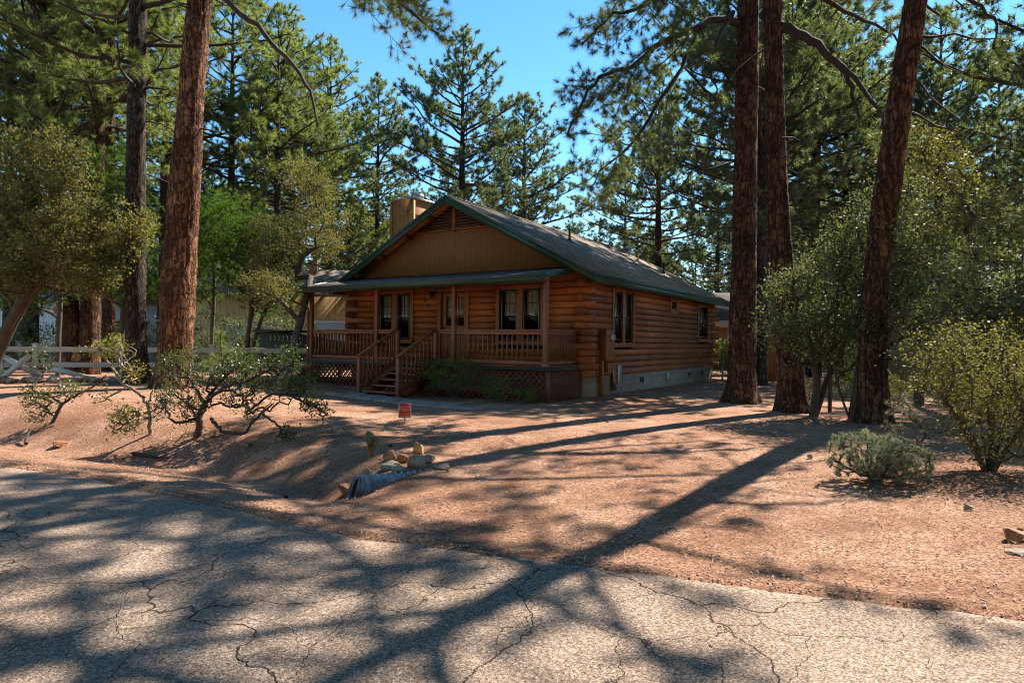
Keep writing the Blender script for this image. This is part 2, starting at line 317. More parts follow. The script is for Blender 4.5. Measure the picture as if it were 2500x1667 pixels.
def ground_mat():
    m, nd, lk = newmat('pink granite gravel'); b = nd['Principled BSDF']
    c = coords(nd, lk)
    n0 = N(nd, 'ShaderNodeTexNoise', i_Scale=0.45, i_Detail=6, i_Roughness=0.6); lk.new(c, n0.inputs['Vector'])
    r0 = ramp(nd, [(0.30, (0.33, 0.165, 0.10)), (0.5, (0.47, 0.28, 0.185)), (0.72, (0.61, 0.41, 0.29))]); lk.new(n0.outputs['Fac'], r0.inputs[0])
    v = N(nd, 'ShaderNodeTexVoronoi', i_Scale=58); lk.new(c, v.inputs['Vector'])
    sp = nd.new('ShaderNodeSeparateColor'); lk.new(v.outputs['Color'], sp.inputs[0])
    rv = ramp(nd, [(0.0, (0.40, 0.34, 0.32)), (0.35, (0.85, 0.80, 0.78)), (0.7, (1.08, 1.02, 1.0)), (1.0, (1.6, 1.6, 1.6))]); lk.new(sp.outputs[0], rv.inputs[0])
    mx = N(nd, 'ShaderNodeMix', data_type='RGBA', blend_type='MULTIPLY'); mx.inputs[0].default_value = 1; lk.new(r0.outputs[0], mx.inputs[6]); lk.new(rv.outputs[0], mx.inputs[7])
    # pine litter: reddish-brown drifts with stringy texture
    n1 = N(nd, 'ShaderNodeTexNoise', i_Scale=1.3, i_Detail=9, i_Roughness=0.75); lk.new(c, n1.inputs['Vector'])
    rl = ramp(nd, [(0.44, (0, 0, 0)), (0.60, (1, 1, 1))]); lk.new(n1.outputs['Fac'], rl.inputs[0])
    n2 = N(nd, 'ShaderNodeTexNoise', i_Scale=34, i_Detail=6, i_Roughness=0.8, i_Distortion=1.5); lk.new(c, n2.inputs['Vector'])
    r2 = ramp(nd, [(0.35, (0.12, 0.055, 0.03)), (0.55, (0.30, 0.145, 0.075)), (0.72, (0.50, 0.31, 0.19))]); lk.new(n2.outputs['Fac'], r2.inputs[0])
    m2 = N(nd, 'ShaderNodeMix', data_type='RGBA'); ml = N(nd, 'ShaderNodeMath', operation='MULTIPLY'); lk.new(rl.outputs[0], ml.inputs[0]); ml.inputs[1].default_value = 0.75
    lk.new(ml.outputs[0], m2.inputs[0]); lk.new(mx.outputs[2], m2.inputs[6]); lk.new(r2.outputs[0], m2.inputs[7])
    # coarse speckle readable further away
    v3 = N(nd, 'ShaderNodeTexNoise', i_Scale=24, i_Detail=8, i_Roughness=0.85); lk.new(c, v3.inputs['Vector'])
    r3 = ramp(nd, [(0.34, (0.30, 0.25, 0.23)), (0.45, (0.80, 0.76, 0.74)), (0.55, (1.08, 1.06, 1.05)), (0.66, (1.45, 1.45, 1.45))]); lk.new(v3.outputs['Fac'], r3.inputs[0])
    m3 = N(nd, 'ShaderNodeMix', data_type='RGBA', blend_type='MULTIPLY'); m3.inputs[0].default_value = 1; lk.new(m2.outputs[2], m3.inputs[6]); lk.new(r3.outputs[0], m3.inputs[7])
    lk.new(m3.outputs[2], b.inputs['Base Color']); b.inputs['Roughness'].default_value = 0.95; b.inputs['Specular IOR Level'].default_value = 0.2
    ad = N(nd, 'ShaderNodeMath', operation='MULTIPLY_ADD'); lk.new(v.outputs['Distance'], ad.inputs[0]); ad.inputs[1].default_value = -0.6
    a2 = N(nd, 'ShaderNodeMath', operation='MULTIPLY_ADD'); lk.new(v3.outputs['Fac'], a2.inputs[0]); a2.inputs[1].default_value = 1.8; lk.new(n2.outputs['Fac'], a2.inputs[2]); lk.new(a2.outputs[0], ad.inputs[2])
    bp = N(nd, 'ShaderNodeBump', i_Strength=0.9, i_Distance=0.02); lk.new(ad.outputs[0], bp.inputs['Height']); lk.new(bp.outputs[0], b.inputs['Normal'])
    return m
M['ground'] = ground_mat()

def road_mat():
    m, nd, lk = newmat('cracked old asphalt'); b = nd['Principled BSDF']
    c = coords(nd, lk)
    n0 = N(nd, 'ShaderNodeTexNoise', i_Scale=0.7, i_Detail=5); lk.new(c, n0.inputs['Vector'])
    r0 = ramp(nd, [(0.3, (0.262, 0.190, 0.145)), (0.7, (0.350, 0.270, 0.212))]); lk.new(n0.outputs['Fac'], r0.inputs[0])
    v = N(nd, 'ShaderNodeTexVoronoi', i_Scale=110); lk.new(c, v.inputs['Vector']); sp = nd.new('ShaderNodeSeparateColor'); lk.new(v.outputs['Color'], sp.inputs[0])
    rv = ramp(nd, [(0, (0.36,) * 3), (0.4, (0.85, 0.84, 0.83)), (0.8, (1.1,) * 3), (1, (1.75, 1.7, 1.65))]); lk.new(sp.outputs[0], rv.inputs[0])
    n4 = N(nd, 'ShaderNodeTexNoise', i_Scale=45, i_Detail=5, i_Roughness=0.8); lk.new(c, n4.inputs['Vector'])
    r4 = ramp(nd, [(0.33, (0.42,) * 3), (0.5, (0.95,) * 3), (0.66, (1.5,) * 3)]); lk.new(n4.outputs['Fac'], r4.inputs[0])
    mx = N(nd, 'ShaderNodeMix', data_type='RGBA', blend_type='MULTIPLY'); mx.inputs[0].default_value = 1; lk.new(r0.outputs[0], mx.inputs[6]); lk.new(rv.outputs[0], mx.inputs[7])
    mx2 = N(nd, 'ShaderNodeMix', data_type='RGBA', blend_type='MULTIPLY'); mx2.inputs[0].default_value = 1; lk.new(mx.outputs[2], mx2.inputs[6]); lk.new(r4.outputs[0], mx2.inputs[7])
    # cracks: three nets of different width, warped, broken up by noise
    wn = N(nd, 'ShaderNodeTexNoise', i_Scale=1.5, i_Detail=6, i_Roughness=0.5); lk.new(c, wn.inputs['Vector'])
    wm = N(nd, 'ShaderNodeMix', data_type='RGBA', blend_type='ADD'); wm.inputs[0].default_value = 0.9; lk.new(c, wm.inputs[6]); lk.new(wn.outputs['Color'], wm.inputs[7])
    out = mx2.outputs[2]; hts = []
    for s_, w_, br_, seed in ((0.62, 0.003, 0.27, 0.0), (1.3, 0.003, 0.36, 7.3), (2.6, 0.003, 0.47, 17.0)):
        mp = nd.new('ShaderNodeMapping'); mp.inputs['Location'].default_value = (seed, seed * 2, 0); lk.new(wm.outputs[2], mp.inputs[0])
        ve = N(nd, 'ShaderNodeTexVoronoi', feature='DISTANCE_TO_EDGE', i_Scale=s_, voronoi_dimensions='2D'); lk.new(mp.outputs[0], ve.inputs['Vector'])
        bn = N(nd, 'ShaderNodeTexNoise', i_Scale=0.8, i_Detail=2); mb_ = nd.new('ShaderNodeMapping'); mb_.inputs['Location'].default_value = (seed + 3, 5, 1); lk.new(c, mb_.inputs[0]); lk.new(mb_.outputs[0], bn.inputs['Vector'])
        mr = N(nd, 'ShaderNodeMapRange'); mr.inputs[1].default_value = br_ - 0.05; mr.inputs[2].default_value = br_ + 0.12; mr.inputs[3].default_value = 0.0; mr.inputs[4].default_value = w_; lk.new(bn.outputs['Fac'], mr.inputs[0])
        dv = N(nd, 'ShaderNodeMath', operation='SUBTRACT'); lk.new(ve.outputs['Distance'], dv.inputs[0]); lk.new(mr.outputs[0], dv.inputs[1])
        rc = N(nd, 'ShaderNodeMapRange'); rc.inputs[1].default_value = -0.002; rc.inputs[2].default_value = 0.003; lk.new(dv.outputs[0], rc.inputs[0])
        mk = N(nd, 'ShaderNodeMix', data_type='RGBA'); lk.new(rc.outputs[0], mk.inputs[0]); mk.inputs[6].default_value = (0.045, 0.035, 0.028, 1); lk.new(out, mk.inputs[7]); out = mk.outputs[2]; hts.append(rc.outputs[0])
    lk.new(out, b.inputs['Base Color']); b.inputs['Roughness'].default_value = 0.95; b.inputs['Specular IOR Level'].default_value = 0.12
    a = N(nd, 'ShaderNodeMath', operation='ADD'); lk.new(hts[0], a.inputs[0]); lk.new(hts[1], a.inputs[1])
    a2 = N(nd, 'ShaderNodeMath', operation='MULTIPLY_ADD'); lk.new(v.outputs['Distance'], a2.inputs[0]); a2.inputs[1].default_value = -0.5; lk.new(a.outputs[0], a2.inputs[2])
    a3 = N(nd, 'ShaderNodeMath', operation='MULTIPLY_ADD'); lk.new(n4.outputs['Fac'], a3.inputs[0]); a3.inputs[1].default_value = 0.5; lk.new(a2.outputs[0], a3.inputs[2])
    bp = N(nd, 'ShaderNodeBump', i_Strength=0.8, i_Distance=0.01); lk.new(a3.outputs[0], bp.inputs['Height']); lk.new(bp.outputs[0], b.inputs['Normal'])
    return m
M['road'] = road_mat()

# ---------------------------------------------------------------- ground and road
def noise2(X, Y, sc_, seed=0.0, oct_=4):
    out = np.zeros(X.shape); rs = np.random.RandomState(int(seed * 10) + 5)
    for o in range(oct_ * 3):
        a = rs.uniform(0, 2 * PI); k = sc_ * (1.7 ** (o / 3.0)) * rs.uniform(0.8, 1.25); ph = rs.uniform(0, 2 * PI)
        out += np.sin((X * math.cos(a) + Y * math.sin(a)) * k + ph + 1.3 * np.sin(X * k * 0.37 + ph) + 1.1 * np.sin(Y * k * 0.29 - ph)) / (1.7 ** (o / 3.0))
    return out / 4.0
def build_ground():
    def axis(lo, hi, near_lo, near_hi, step, grow):
        a = list(np.arange(near_lo, near_hi, step)); s = step
        x = near_hi
        while x < hi: a.append(x); s *= grow; x += s
        a.append(hi); s = step; x = near_lo - step
        while x > lo: a.insert(0, x); s *= grow; x -= s
        a.insert(0, lo); return np.array(a)
    xs = axis(-900, 900, -12, 12, 0.09, 1.09); ys = axis(-60, 1500, 1.5, 19, 0.07, 1.07)
    X, Y = np.meshgrid(xs, ys); Z = gz(X, Y)
    far = sstep(40, 120, Y); d = (Y - edge_y(X)) * 0.88
    on = sstep(-0.05, 0.25, d)
    Z = Z + on * (noise2(X, Y, 1.6, 1) * 0.018 + noise2(X, Y, 7.5, 2) * 0.007 + noise2(X, Y, 26, 3, 3) * 0.0035)
    Z = Z - (1 - on) * 0.0
    V = np.stack([X, Y, Z], -1).reshape(-1, 3); ny, nx = X.shape
    i = np.arange(ny - 1)[:, None] * nx; j = np.arange(nx - 1)[None]
    Q = np.stack([i + j, i + j + 1, i + nx + j + 1, i + nx + j], -1).reshape(-1, 4)
    m = MB(); m.add(V, Q); o = m.build('ground', M['ground'], smooth=True); tag(o, kind='structure')
    # the road: one sheet that follows the edge line, about 2 cm above the bed
    xs = np.concatenate([np.linspace(-60, -12, 40), np.arange(-11.9, 10, 0.05), np.linspace(10, 60, 40)])
    e = edge_y(xs) + noise2(xs, xs * 0, 2.2, 5) * 0.10 + noise2(xs, xs * 0, 13, 6, 4) * 0.05
    rows = np.array([0, 0.02, 0.15, 0.5, 1, 2, 4, 7, 12, 30]); m = MB()
    XX = np.repeat(xs[None], len(rows), 0) - rows[:, None] * 0.35; YY = e[None] - rows[:, None] * 0.94
    ZZ = np.full(XX.shape, -0.105); ZZ[0] = -0.15
    V = np.stack([XX, YY, ZZ + 0.012 * noise2(XX, YY, 0.9, 8, 2) * (rows[:, None] > 0.3)], -1).reshape(-1, 3); nx = len(xs)
    i = np.arange(len(rows) - 1)[:, None] * nx; j = np.arange(nx - 1)[None]
    Q = np.stack([i + j, i + nx + j, i + nx + j + 1, i + j + 1], -1).reshape(-1, 4)
    m.add(V, Q); tag(m.build('road', M['road'], smooth=True), kind='structure')
build_ground()
# ---------------------------------------------------------------- the log cabin
# local axes: x runs to the right along the porch front (0 = right corner, -W = left), y runs back along the side wall
W_, L_ = 8.84, 11.9
cabin = empty('log_cabin', (1.92, 17.42, 0), math.radians(-33.12), 'single storey orange log cabin with a covered front porch and green roof edges', 'house')
FT = 0.56; PITCH = 0.187; NC = 14; TOP = FT + PITCH * NC       # 3.18
# foundation
m = MB(); m.box(-0.20, 0.0, 0.0, L_, -0.4, FT); m.box(-W_, -W_ + 0.2, 0.0, L_, -0.4, FT); m.box(-W_ + 0.2, -0.2, 0.0, 0.2, -0.4, FT); m.box(-W_ + 0.2, -0.2, L_ - 0.2, L_, -0.4, FT)
m.build('foundation', M['block'], cabin)
for y0 in (3.95, 6.42, 8.75, 10.35):
    f = MB(); f.box(0.0, 0.012, y0, y0 + 0.36, FT - 0.32, FT - 0.12); f.build('foundation_vent', M['block'], cabin)
    f = MB(); f.box(0.012, 0.018, y0 + 0.03, y0 + 0.15, FT - 0.30, FT - 0.14); f.box(0.012, 0.018, y0 + 0.2, y0 + 0.33, FT - 0.30, FT - 0.14); f.build('vent_shade_panel', M['dark'], cabin)  # raised dark panels paint the shade of the vent holes
f = MB(); f.prism([(6.36, FT - 0.33), (6.62, FT - 0.33), (6.52, FT - 0.1), (6.36, FT - 0.08)], 'x', 0.02, 0.06); f.build('vent_cover', M['vinyl'], cabin)

PROF = []
for k in range(9):
    a = -PI / 2 + PI * k / 8; PROF.append((0.055 * math.cos(a) ** 0.7 if abs(math.cos(a)) > 1e-6 else 0.0, PITCH / 2 + (PITCH / 2) * math.sin(a)))
def log_run(m, axis, a0, a1, z, face, outward, thick=0.15):
    # D-shaped log between a0 and a1 along axis; face = plane of the wall, outward = +1/-1
    poly = [(face - outward * thick, z)] + [(face + outward * p, z + q) for p, q in PROF] + [(face - outward * thick, z + PITCH)]
    m.prism(poly, axis, a0, a1)
def wall(name, axis, a0, a1, face, outward, openings, mat, ext=None, cap=NC):
    m = MB()
    for i in range(cap):
        z = FT + i * PITCH; lo, hi = a0, a1
        if ext:
            par, e0, e1 = ext
            if i % 2 == par: lo, hi = a0 - e0, a1 + e1
        segs = [(lo, hi)]
        for (o0, o1, z0, z1) in openings:
            if z1 > z + 0.03 and z0 < z + PITCH - 0.03:
                ns = []
                for s0, s1 in segs:
                    if o1 <= s0 or o0 >= s1: ns.append((s0, s1)); continue
                    if o0 > s0: ns.append((s0, o0))
                    if o1 < s1: ns.append((o1, s1))
                segs = ns
        for s0, s1 in segs: log_run(m, axis, s0, s1, z, face, outward)
    return m.build(name, mat, cabin)
front_open = [(-7.62, -6.05, 1.42, 3.08), (-4.93, -3.88, 0.9, 3.0), (-2.80, -1.22, 1.42, 3.08)]
side_open = [(1.72, 3.28, 1.42, 3.1), (6.52, 7.35, 2.6, 3.1), (9.74, 11.2, 1.62, 3.1)]
wall('front_wall', 'x', -W_, 0, 0.0, -1, front_open, M['log'], (0, 0.28, 0.28))
wall('side_wall', 'y', 0, L_, 0.0, 1, side_open, M['logside'], (1, 0.26, 0.26))
wall('side_wall', 'y', 0, L_, -W_, -1, [], M['logside'], (1, 0.26, 0.26))
wall('back_wall', 'x', -W_, 0, L_, 1, [], M['log'], (0, 0.28, 0.28))
# inside: plain rooms in a near-black shade colour keep the light out
m = MB(); m.box(-W_ + 0.2, -0.2, 0.2, L_ - 0.2, 0.80, 0.88); m.box(-W_ + 0.2, -0.2, 1.6, 1.66, 0.88, 3.1); m.box(-1.9, -1.84, 1.66, L_ - 0.2, 0.88, 3.1); m.box(-W_ + 0.15, -0.15, 0.15, L_ - 0.15, 3.10, 3.14)
m.build('room_partition', M['dark'], cabin)

def window(axis, a0, a1, z0, z1, face, outward, mid=True, sash_mid=0.47, cols=2, rows=2, blind=0.5):
    # a window unit: bronze frame, sashes with muntins, glass, blind behind
    def bx(m, p0, p1, n0, n1, c0, c1):
        lo, hi = sorted((face + outward * n0, face + outward * n1))
        if axis == 'x': m.box(p0, p1, lo, hi, c0, c1)
        else: m.box(lo, hi, p0, p1, c0, c1)
    t = 0.045; fr = MB()
    bx(fr, a0, a0 + t, -0.10, 0.045, z0, z1); bx(fr, a1 - t, a1, -0.10, 0.045, z0, z1); bx(fr, a0 + t, a1 - t, -0.10, 0.045, z0, z0 + t); bx(fr, a0 + t, a1 - t, -0.10, 0.045, z1 - t, z1)
    w_ = fr.build('window', M['window'], cabin, bevel=0.004)
    zm = z0 + (z1 - z0) * sash_mid; sm = MB()
    if mid: bx(sm, a0 + t, a1 - t, -0.03, 0.02, zm - 0.025, zm + 0.025)
    top0 = zm + 0.025 if mid else z0 + t
    for c in range(1, cols): p = a0 + t + (a1 - a0 - 2 * t) * c / cols; bx(sm, p - 0.009, p + 0.009, -0.012, 0.006, top0, z1 - t)
    for r_ in range(1, rows): q = top0 + (z1 - t - top0) * r_ / rows; bx(sm, a0 + t, a1 - t, -0.0125, 0.0065, q - 0.009, q + 0.009)
    if sm.v: sm.build('sash', M['window'], w_)
    g = MB(); bx(g, a0 + t, a1 - t, -0.022, -0.016, z0 + t, z1 - t); g.build('pane', M['glass'], w_)
    if blind:
        b = MB(); bz = z1 - (z1 - z0) * blind
        n = int((z1 - bz) / 0.05)
        for k in range(n):
            zz = z1 - t - 0.05 * k
            bx(b, a0 + t, a1 - t, -0.09 - 0.006 * (k % 2), -0.082 - 0.006 * (k % 2), zz - 0.048, zz)
        b.build('blind', M['blind'], w_)
def casing(axis, a0, a1, z0, z1, mull, face, outward, wd=0.13, bottom=True):
    def bx(m, p0, p1, n0, n1, c0, c1):
        lo, hi = sorted((face + outward * n0, face + outward * n1))
        if axis == 'x': m.box(p0, p1, lo, hi, c0, c1)
        else: m.box(lo, hi, p0, p1, c0, c1)
    m = MB(); bx(m, a0, a0 + wd, -0.05, 0.085, z0, z1); bx(m, a1 - wd, a1, -0.05, 0.085, z0, z1)
    bx(m, a0 + wd, a1 - wd, -0.05, 0.080, z1 - wd, z1)
    if bottom: bx(m, a0 + wd, a1 - wd, -0.05, 0.090, z0, z0 + wd)
    for (q0, q1) in mull: bx(m, q0, q1, -0.06, 0.075, z0 + (wd if bottom else 0), z1 - wd)
    m.build('window_casing' if bottom else 'door_casing', M['trim'], cabin, bevel=0.006)
# front pairs (porch)
window('x', -7.49, -6.93, 1.55, 2.98, 0, -1); window('x', -6.705, -6.18, 1.55, 2.98, 0, -1, blind=0.48)
casing('x', -7.66, -6.0, 1.40, 3.12, [(-6.93, -6.705)], 0, -1)
window('x', -2.657, -2.108, 1.55, 2.98, 0, -1, blind=0.5); window('x', -1.906, -1.364, 1.55, 2.98, 0, -1, blind=0.47)
casing('x', -2.83, -1.19, 1.40, 3.12, [(-2.108, -1.906)], 0, -1)
# side windows
window('y', 1.87, 2.43, 1.56, 3.0, 0, 1, blind=0.48); window('y', 2.62, 3.16, 1.56, 3.0, 0, 1, blind=0.48)
casing('y', 1.68, 3.34, 1.37, 3.14, [(2.43, 2.62)], 0, 1)
window('y', 6.70, 7.22, 2.70, 3.02, 0, 1, mid=False, cols=1, rows=1, blind=0); casing('y', 6.52, 7.40, 2.53, 3.15, [], 0, 1, wd=0.16)
window('y', 9.90, 11.04, 1.74, 2.98, 0, 1, cols=3, blind=0.45); casing('y', 9.72, 11.22, 1.56, 3.12, [], 0, 1)
# door
casing('x', -5.01, -3.80, 0.90, 3.12, [], 0, -1, bottom=False)
d = MB(); d.box(-4.87, -4.62, -0.005, 0.05, 0.93, 2.98); d.box(-4.18 + 0.0, -3.94, -0.005, 0.05, 0.93, 2.98)
d = MB()
DX0, DX1 = -4.86, -3.95
d.box(DX0, DX0 + 0.13, 0.0, 0.045, 0.93, 2.97); d.box(DX1 - 0.09, DX1, 0.0, 0.045, 0.93, 2.97); d.box(DX0 + 0.13, DX1 - 0.09, 0.0, 0.045, 2.84, 2.97); d.box(DX0 + 0.13, DX1 - 0.09, 0.0, 0.045, 0.93, 1.96)
door = d.build('door', M['trim'], cabin, bevel=0.005)
d = MB(); gx0, gx1, gz0, gz1 = DX0 + 0.13, DX1 - 0.09, 1.96, 2.84
for k in (1, 2):
    x = gx0 + (gx1 - gx0) * k / 3; d.box(x - 0.012, x + 0.012, 0.005, 0.04, gz0, gz1); z = gz0 + (gz1 - gz0) * k / 3; d.box(gx0, gx1, 0.006, 0.039, z - 0.012, z + 0.012)
d.build('muntin', M['trim'], door)
d = MB(); d.box(gx0, gx1, 0.02, 0.026, gz0, gz1); d.build('pane', M['glass'], door)
d = MB(); d.box(gx0, gx1, 0.08, 0.09, gz0 + 0.25, gz1); d.build('curtain', M['blind'], door)
d = MB()
for (xa, xb) in ((DX0 + 0.17, DX0 + 0.42), (DX0 + 0.48, DX1 - 0.13)):
    d.box(xa, xb, -0.014, 0.0, 1.08, 1.78)
d.build('door_panel', M['trim'], door, bevel=0.01)
d = MB(); d.tube([(DX0 + 0.07, -0.0, 1.9), (DX0 + 0.07, -0.06, 1.9)], [0.02, 0.028], 10); d.build('handle', M['black'], door)
# wall lamp and house numbers
m = MB(); m.tube([(-5.22, -0.05, 2.94), (-5.22, -0.16, 2.97)], 0.018, 8); m.tube([(-5.22, -0.16, 3.03), (-5.22, -0.16, 2.98), (-5.22, -0.16, 2.86), (-5.22, -0.16, 2.82)], [0.02, 0.075, 0.055, 0.03], 8); m.box(-5.29, -5.15, -0.07, -0.045, 2.86, 3.02)
m.build('wall_lamp', M['black'], cabin)
def text_mesh(txt, size, mat, name, parent, loc, rot, extrude=0.006, align='CENTER'):
    cu = bpy.data.curves.new(name, 'FONT'); cu.body = txt; cu.size = size; cu.extrude = extrude; cu.align_x = align; cu.align_y = 'CENTER'
    tmp = bpy.data.objects.new('tmp_text', cu); sc.collection.objects.link(tmp); dg = bpy.context.evaluated_depsgraph_get(); dg.update()
    me = bpy.data.meshes.new_from_object(tmp.evaluated_get(dg)); bpy.data.objects.remove(tmp)
    me.materials.clear(); me.materials.append(mat); o = bpy.data.objects.new(name, me); sc.collection.objects.link(o)
    o.parent = parent; o.location = loc; o.rotation_euler = rot; return o
for ch, x, z in (('8', -5.52, 2.74), ('0', -5.385, 2.56), ('9', -5.25, 2.37)):
    text_mesh(ch, 0.21, M['black'], 'house_number', cabin, (x, -0.064, z), (PI / 2, 0, 0))

# main roof
RX = -W_ / 2; RID = 5.85; EAVE = 3.28; OV = 0.55; Y0, Y1 = -0.45, L_ + 0.62; TH = 0.10
def roof_slab(name, mat, x_e, x_r, z_e, z_r, y0, y1, th):
    m = MB(); n = 12
    # subdivided gently so the sheathing is not dead straight
    poly = [(x_e, z_e), (x_r, z_r), (x_r, z_r - th), (x_e, z_e - th)]
    m.prism([(a, b) for a, b in poly], 'y', y0, y1); return m.build(name, mat, cabin)
roof_slab('roof', M['shingle'], OV, RX, EAVE, RID, Y0, Y1, 0.06)
roof_slab('roof', M['shingle'], -W_ - OV, RX, EAVE, RID, Y0, Y1, 0.06)
m = MB(); m.prism([(RX - 0.14, RID - 0.05), (RX, RID + 0.022), (RX + 0.14, RID - 0.05), (RX + 0.14, RID - 0.062), (RX, RID + 0.005), (RX - 0.14, RID - 0.062)], 'y', Y0, Y1); m.build('ridge_cap', M['shingle'], cabin)
# deck boards under the shingles (soffit)
for sx in (1, -1):
    xe = OV if sx > 0 else -W_ - OV
    m = MB(); m.prism([(xe - sx * 0.02, EAVE - 0.065), (RX, RID - 0.065), (RX, RID - 0.09), (xe - sx * 0.02, EAVE - 0.09)], 'y', Y0 + 0.03, Y1 - 0.03); m.build('soffit', M['soffit'], cabin)
sl = (RID - EAVE) / (OV - RX)
# fascia on the rakes and eaves
for yy in (Y0 - 0.04, Y1):
    for sx in (1, -1):
        xe = OV if sx > 0 else -W_ - OV
        m = MB(); m.prism([(xe, EAVE - 0.02), (RX, RID - 0.02), (RX, RID - 0.235), (xe, EAVE - 0.235)], 'y', yy, yy + 0.04); m.build('rake_board', M['green'], cabin)
        m = MB(); m.prism([(xe, EAVE + 0.01), (RX, RID + 0.01), (RX, RID - 0.075), (xe, EAVE - 0.075)], 'y', yy - 0.014 if yy < 0 else yy + 0.04, yy if yy < 0 else yy + 0.054); m.build('drip_edge', M['green'], cabin)
for sx in (1, -1):
    xe = OV if sx > 0 else -W_ - OV
    x0, x1 = sorted((xe, xe + sx * 0.03)); boxo('fascia', M['green'], cabin, x0, x1, Y0 - 0.055, Y1 + 0.055, EAVE - 0.235, EAVE - 0.004)
    x0, x1 = sorted((xe + sx * 0.03, xe + sx * 0.045)); boxo('drip_edge', M['green'], cabin, x0, x1, Y0 - 0.055, Y1 + 0.055, EAVE - 0.075, EAVE + 0.004)
# outlookers under the left rake
for u in (0.8, 1.75, 2.85, 3.9):
    for sx in (-1, 1):
        x = RX + sx * u; z = RID - sl * u - 0.095; m = MB(); m.box(x - 0.04, x + 0.04, Y0 + 0.03, 0.0, z - 0.13 - 0.02, z - 0.0); m.build('outlooker', M['trim'], cabin)
# gables
GZ = TOP - 0.04
for yy, th in ((-0.002, 0.1), (L_ - 0.1, 0.1)):
    m = MB(); hw = W_ / 2 + 0.02; zt = RID - 0.1; m.prism([(RX - hw, GZ), (RX + hw, GZ), (RX + hw, zt - sl * hw), (RX, zt), (RX - hw, zt - sl * hw)], 'y', yy, yy + th); m.build('gable', M['gable'], cabin)
# gable vent
vz = 4.92; m = MB(); hwv = (RID - 0.13 - vz) / sl
v0 = MB(); v0.prism([(RX - hwv, vz), (RX + hwv, vz), (RX, RID - 0.13)], 'y', -0.012, -0.004); vent = v0.build('gable_vent', M['dark'], cabin)
for k in range(7):
    z = vz + 0.05 + k * 0.088; h = (RID - 0.17 - z) / sl - 0.06
    if h > 0.08:
        for (xa, xb) in ((RX - h, RX - 0.06), (RX + 0.06, RX + h)):
            if xb - xa > 0.05:
                m = MB(); m.bar((xa, -0.035, z), (xb, -0.035, z), 0.05, 0.012, up=(0, -0.75, 0.9)); m.build('louver', M['railw'], vent)
m = MB(); m.box(RX - 0.065, RX + 0.065, -0.07, -0.012, vz - 0.09, RID - 0.15); m.box(RX - hwv - 0.1, RX - 0.065, -0.065, -0.012, vz - 0.05, vz); m.box(RX + 0.065, RX + hwv + 0.1, -0.065, -0.012, vz - 0.05, vz)
m.bar((RX - hwv - 0.05, -0.04, vz + 0.0), (RX, -0.04, RID - 0.15), 0.055, 0.07, up=(0, 1, 0)); m.bar((RX + hwv + 0.05, -0.04, vz), (RX, -0.04, RID - 0.15), 0.055, 0.07, up=(0, 1, 0))
m.build('vent_trim', M['trim'], vent)
# chimney chase
CX0, CX1, CY0, CY1, CT = -9.38, -8.30, 2.45, 4.30, 6.74
ch = boxo('chimney', M['chim'], cabin, CX0, CX1, CY0, CY1, 0.0, CT)
m = MB(); 
for x in (CX0, CX1):
    for y in (CY0, CY1): m.box(x - 0.045, x + 0.045, y - 0.045, y + 0.045, 0.0, CT - 0.06)
m.box(CX0 - 0.02, CX1 + 0.02, CY0 - 0.02, CY1 + 0.02, CT - 0.60, CT - 0.565); m.build('corner_board', M['chim'], ch)
boxo('chimney_cap', M['metal'], ch, CX0 - 0.06, CX1 + 0.06, CY0 - 0.06, CY1 + 0.06, CT, CT + 0.05)
m = MB(); cx, cyy = -8.85, 3.3; m.tube([(cx, cyy, CT + 0.05), (cx, cyy, CT + 0.16)], 0.21, 24); m.tube([(cx, cyy, CT + 0.16), (cx, cyy, CT + 0.165), (cx, cyy, CT + 0.34), (cx, cyy, CT + 0.36)], [0.14, 0.24, 0.24, 0.20], 24); m.build('flue', M['metal'], ch)
# roof pipes
for (u, y, h) in ((1.6, 4.4, 0.42), (2.9, 10.2, 0.45)):
    x = RX + u; z = RID - sl * u; m = MB(); m.tube([(x, y, z - 0.05), (x, y, z + h)], 0.04, 10); m.tube([(x, y, z - 0.03), (x, y, z + 0.08)], [0.11, 0.045], 10); m.build('vent_pipe', M['black'], cabin)
m = MB(); x = RX + 0.6; z = RID - sl * 0.6; m.tube([(x, 11.9, z - 0.1), (x, 11.9, z + 0.2)], 0.12, 12); m.tube([(x, 11.9, z + 0.2), (x, 11.9, z + 0.36)], 0.17, 12); m.build('roof_vent', M['metal'], cabin)

# porch
DK = 0.90; PD = 1.86; PY = -1.79
m = MB(); 
for k in range(13): y = -PD + 0.01 + k * 0.143; m.box(-W_ - 0.01, 0.01, y, y + 0.136, DK - 0.035, DK)
m.build('porch_floor', M['railw'], cabin)
m = MB(); m.box(-W_, 0.0, -PD + 0.0, -PD + 0.04, DK - 0.14, DK - 0.035); m.box(-0.04, 0.0, -PD + 0.04, -0.06, DK - 0.14, DK - 0.035); m.box(-W_, -W_ + 0.04, -PD + 0.04, -0.06, DK - 0.14, DK - 0.035); m.build('porch_rim', M['deckgreen'], cabin)
posts = [-0.14, -3.0, -5.88, -8.74]
for i, x in enumerate(posts):
    boxo('porch_post', M['railw'], cabin, x - 0.055, x + 0.055, PY - 0.055, PY + 0.055, DK - (0.0 if i < 3 else 0.9), 2.98, bevel=0.006)
boxo('post_base', M['paver'], cabin, -0.14 - 0.062, -0.14 + 0.062, PY - 0.064, PY + 0.062, DK, DK + 0.05)
m = MB(); m.box(-W_ - 0.1, -0.08, PY - 0.045, PY + 0.045, 2.98, 3.11); m.build('porch_beam', M['railw'], cabin)
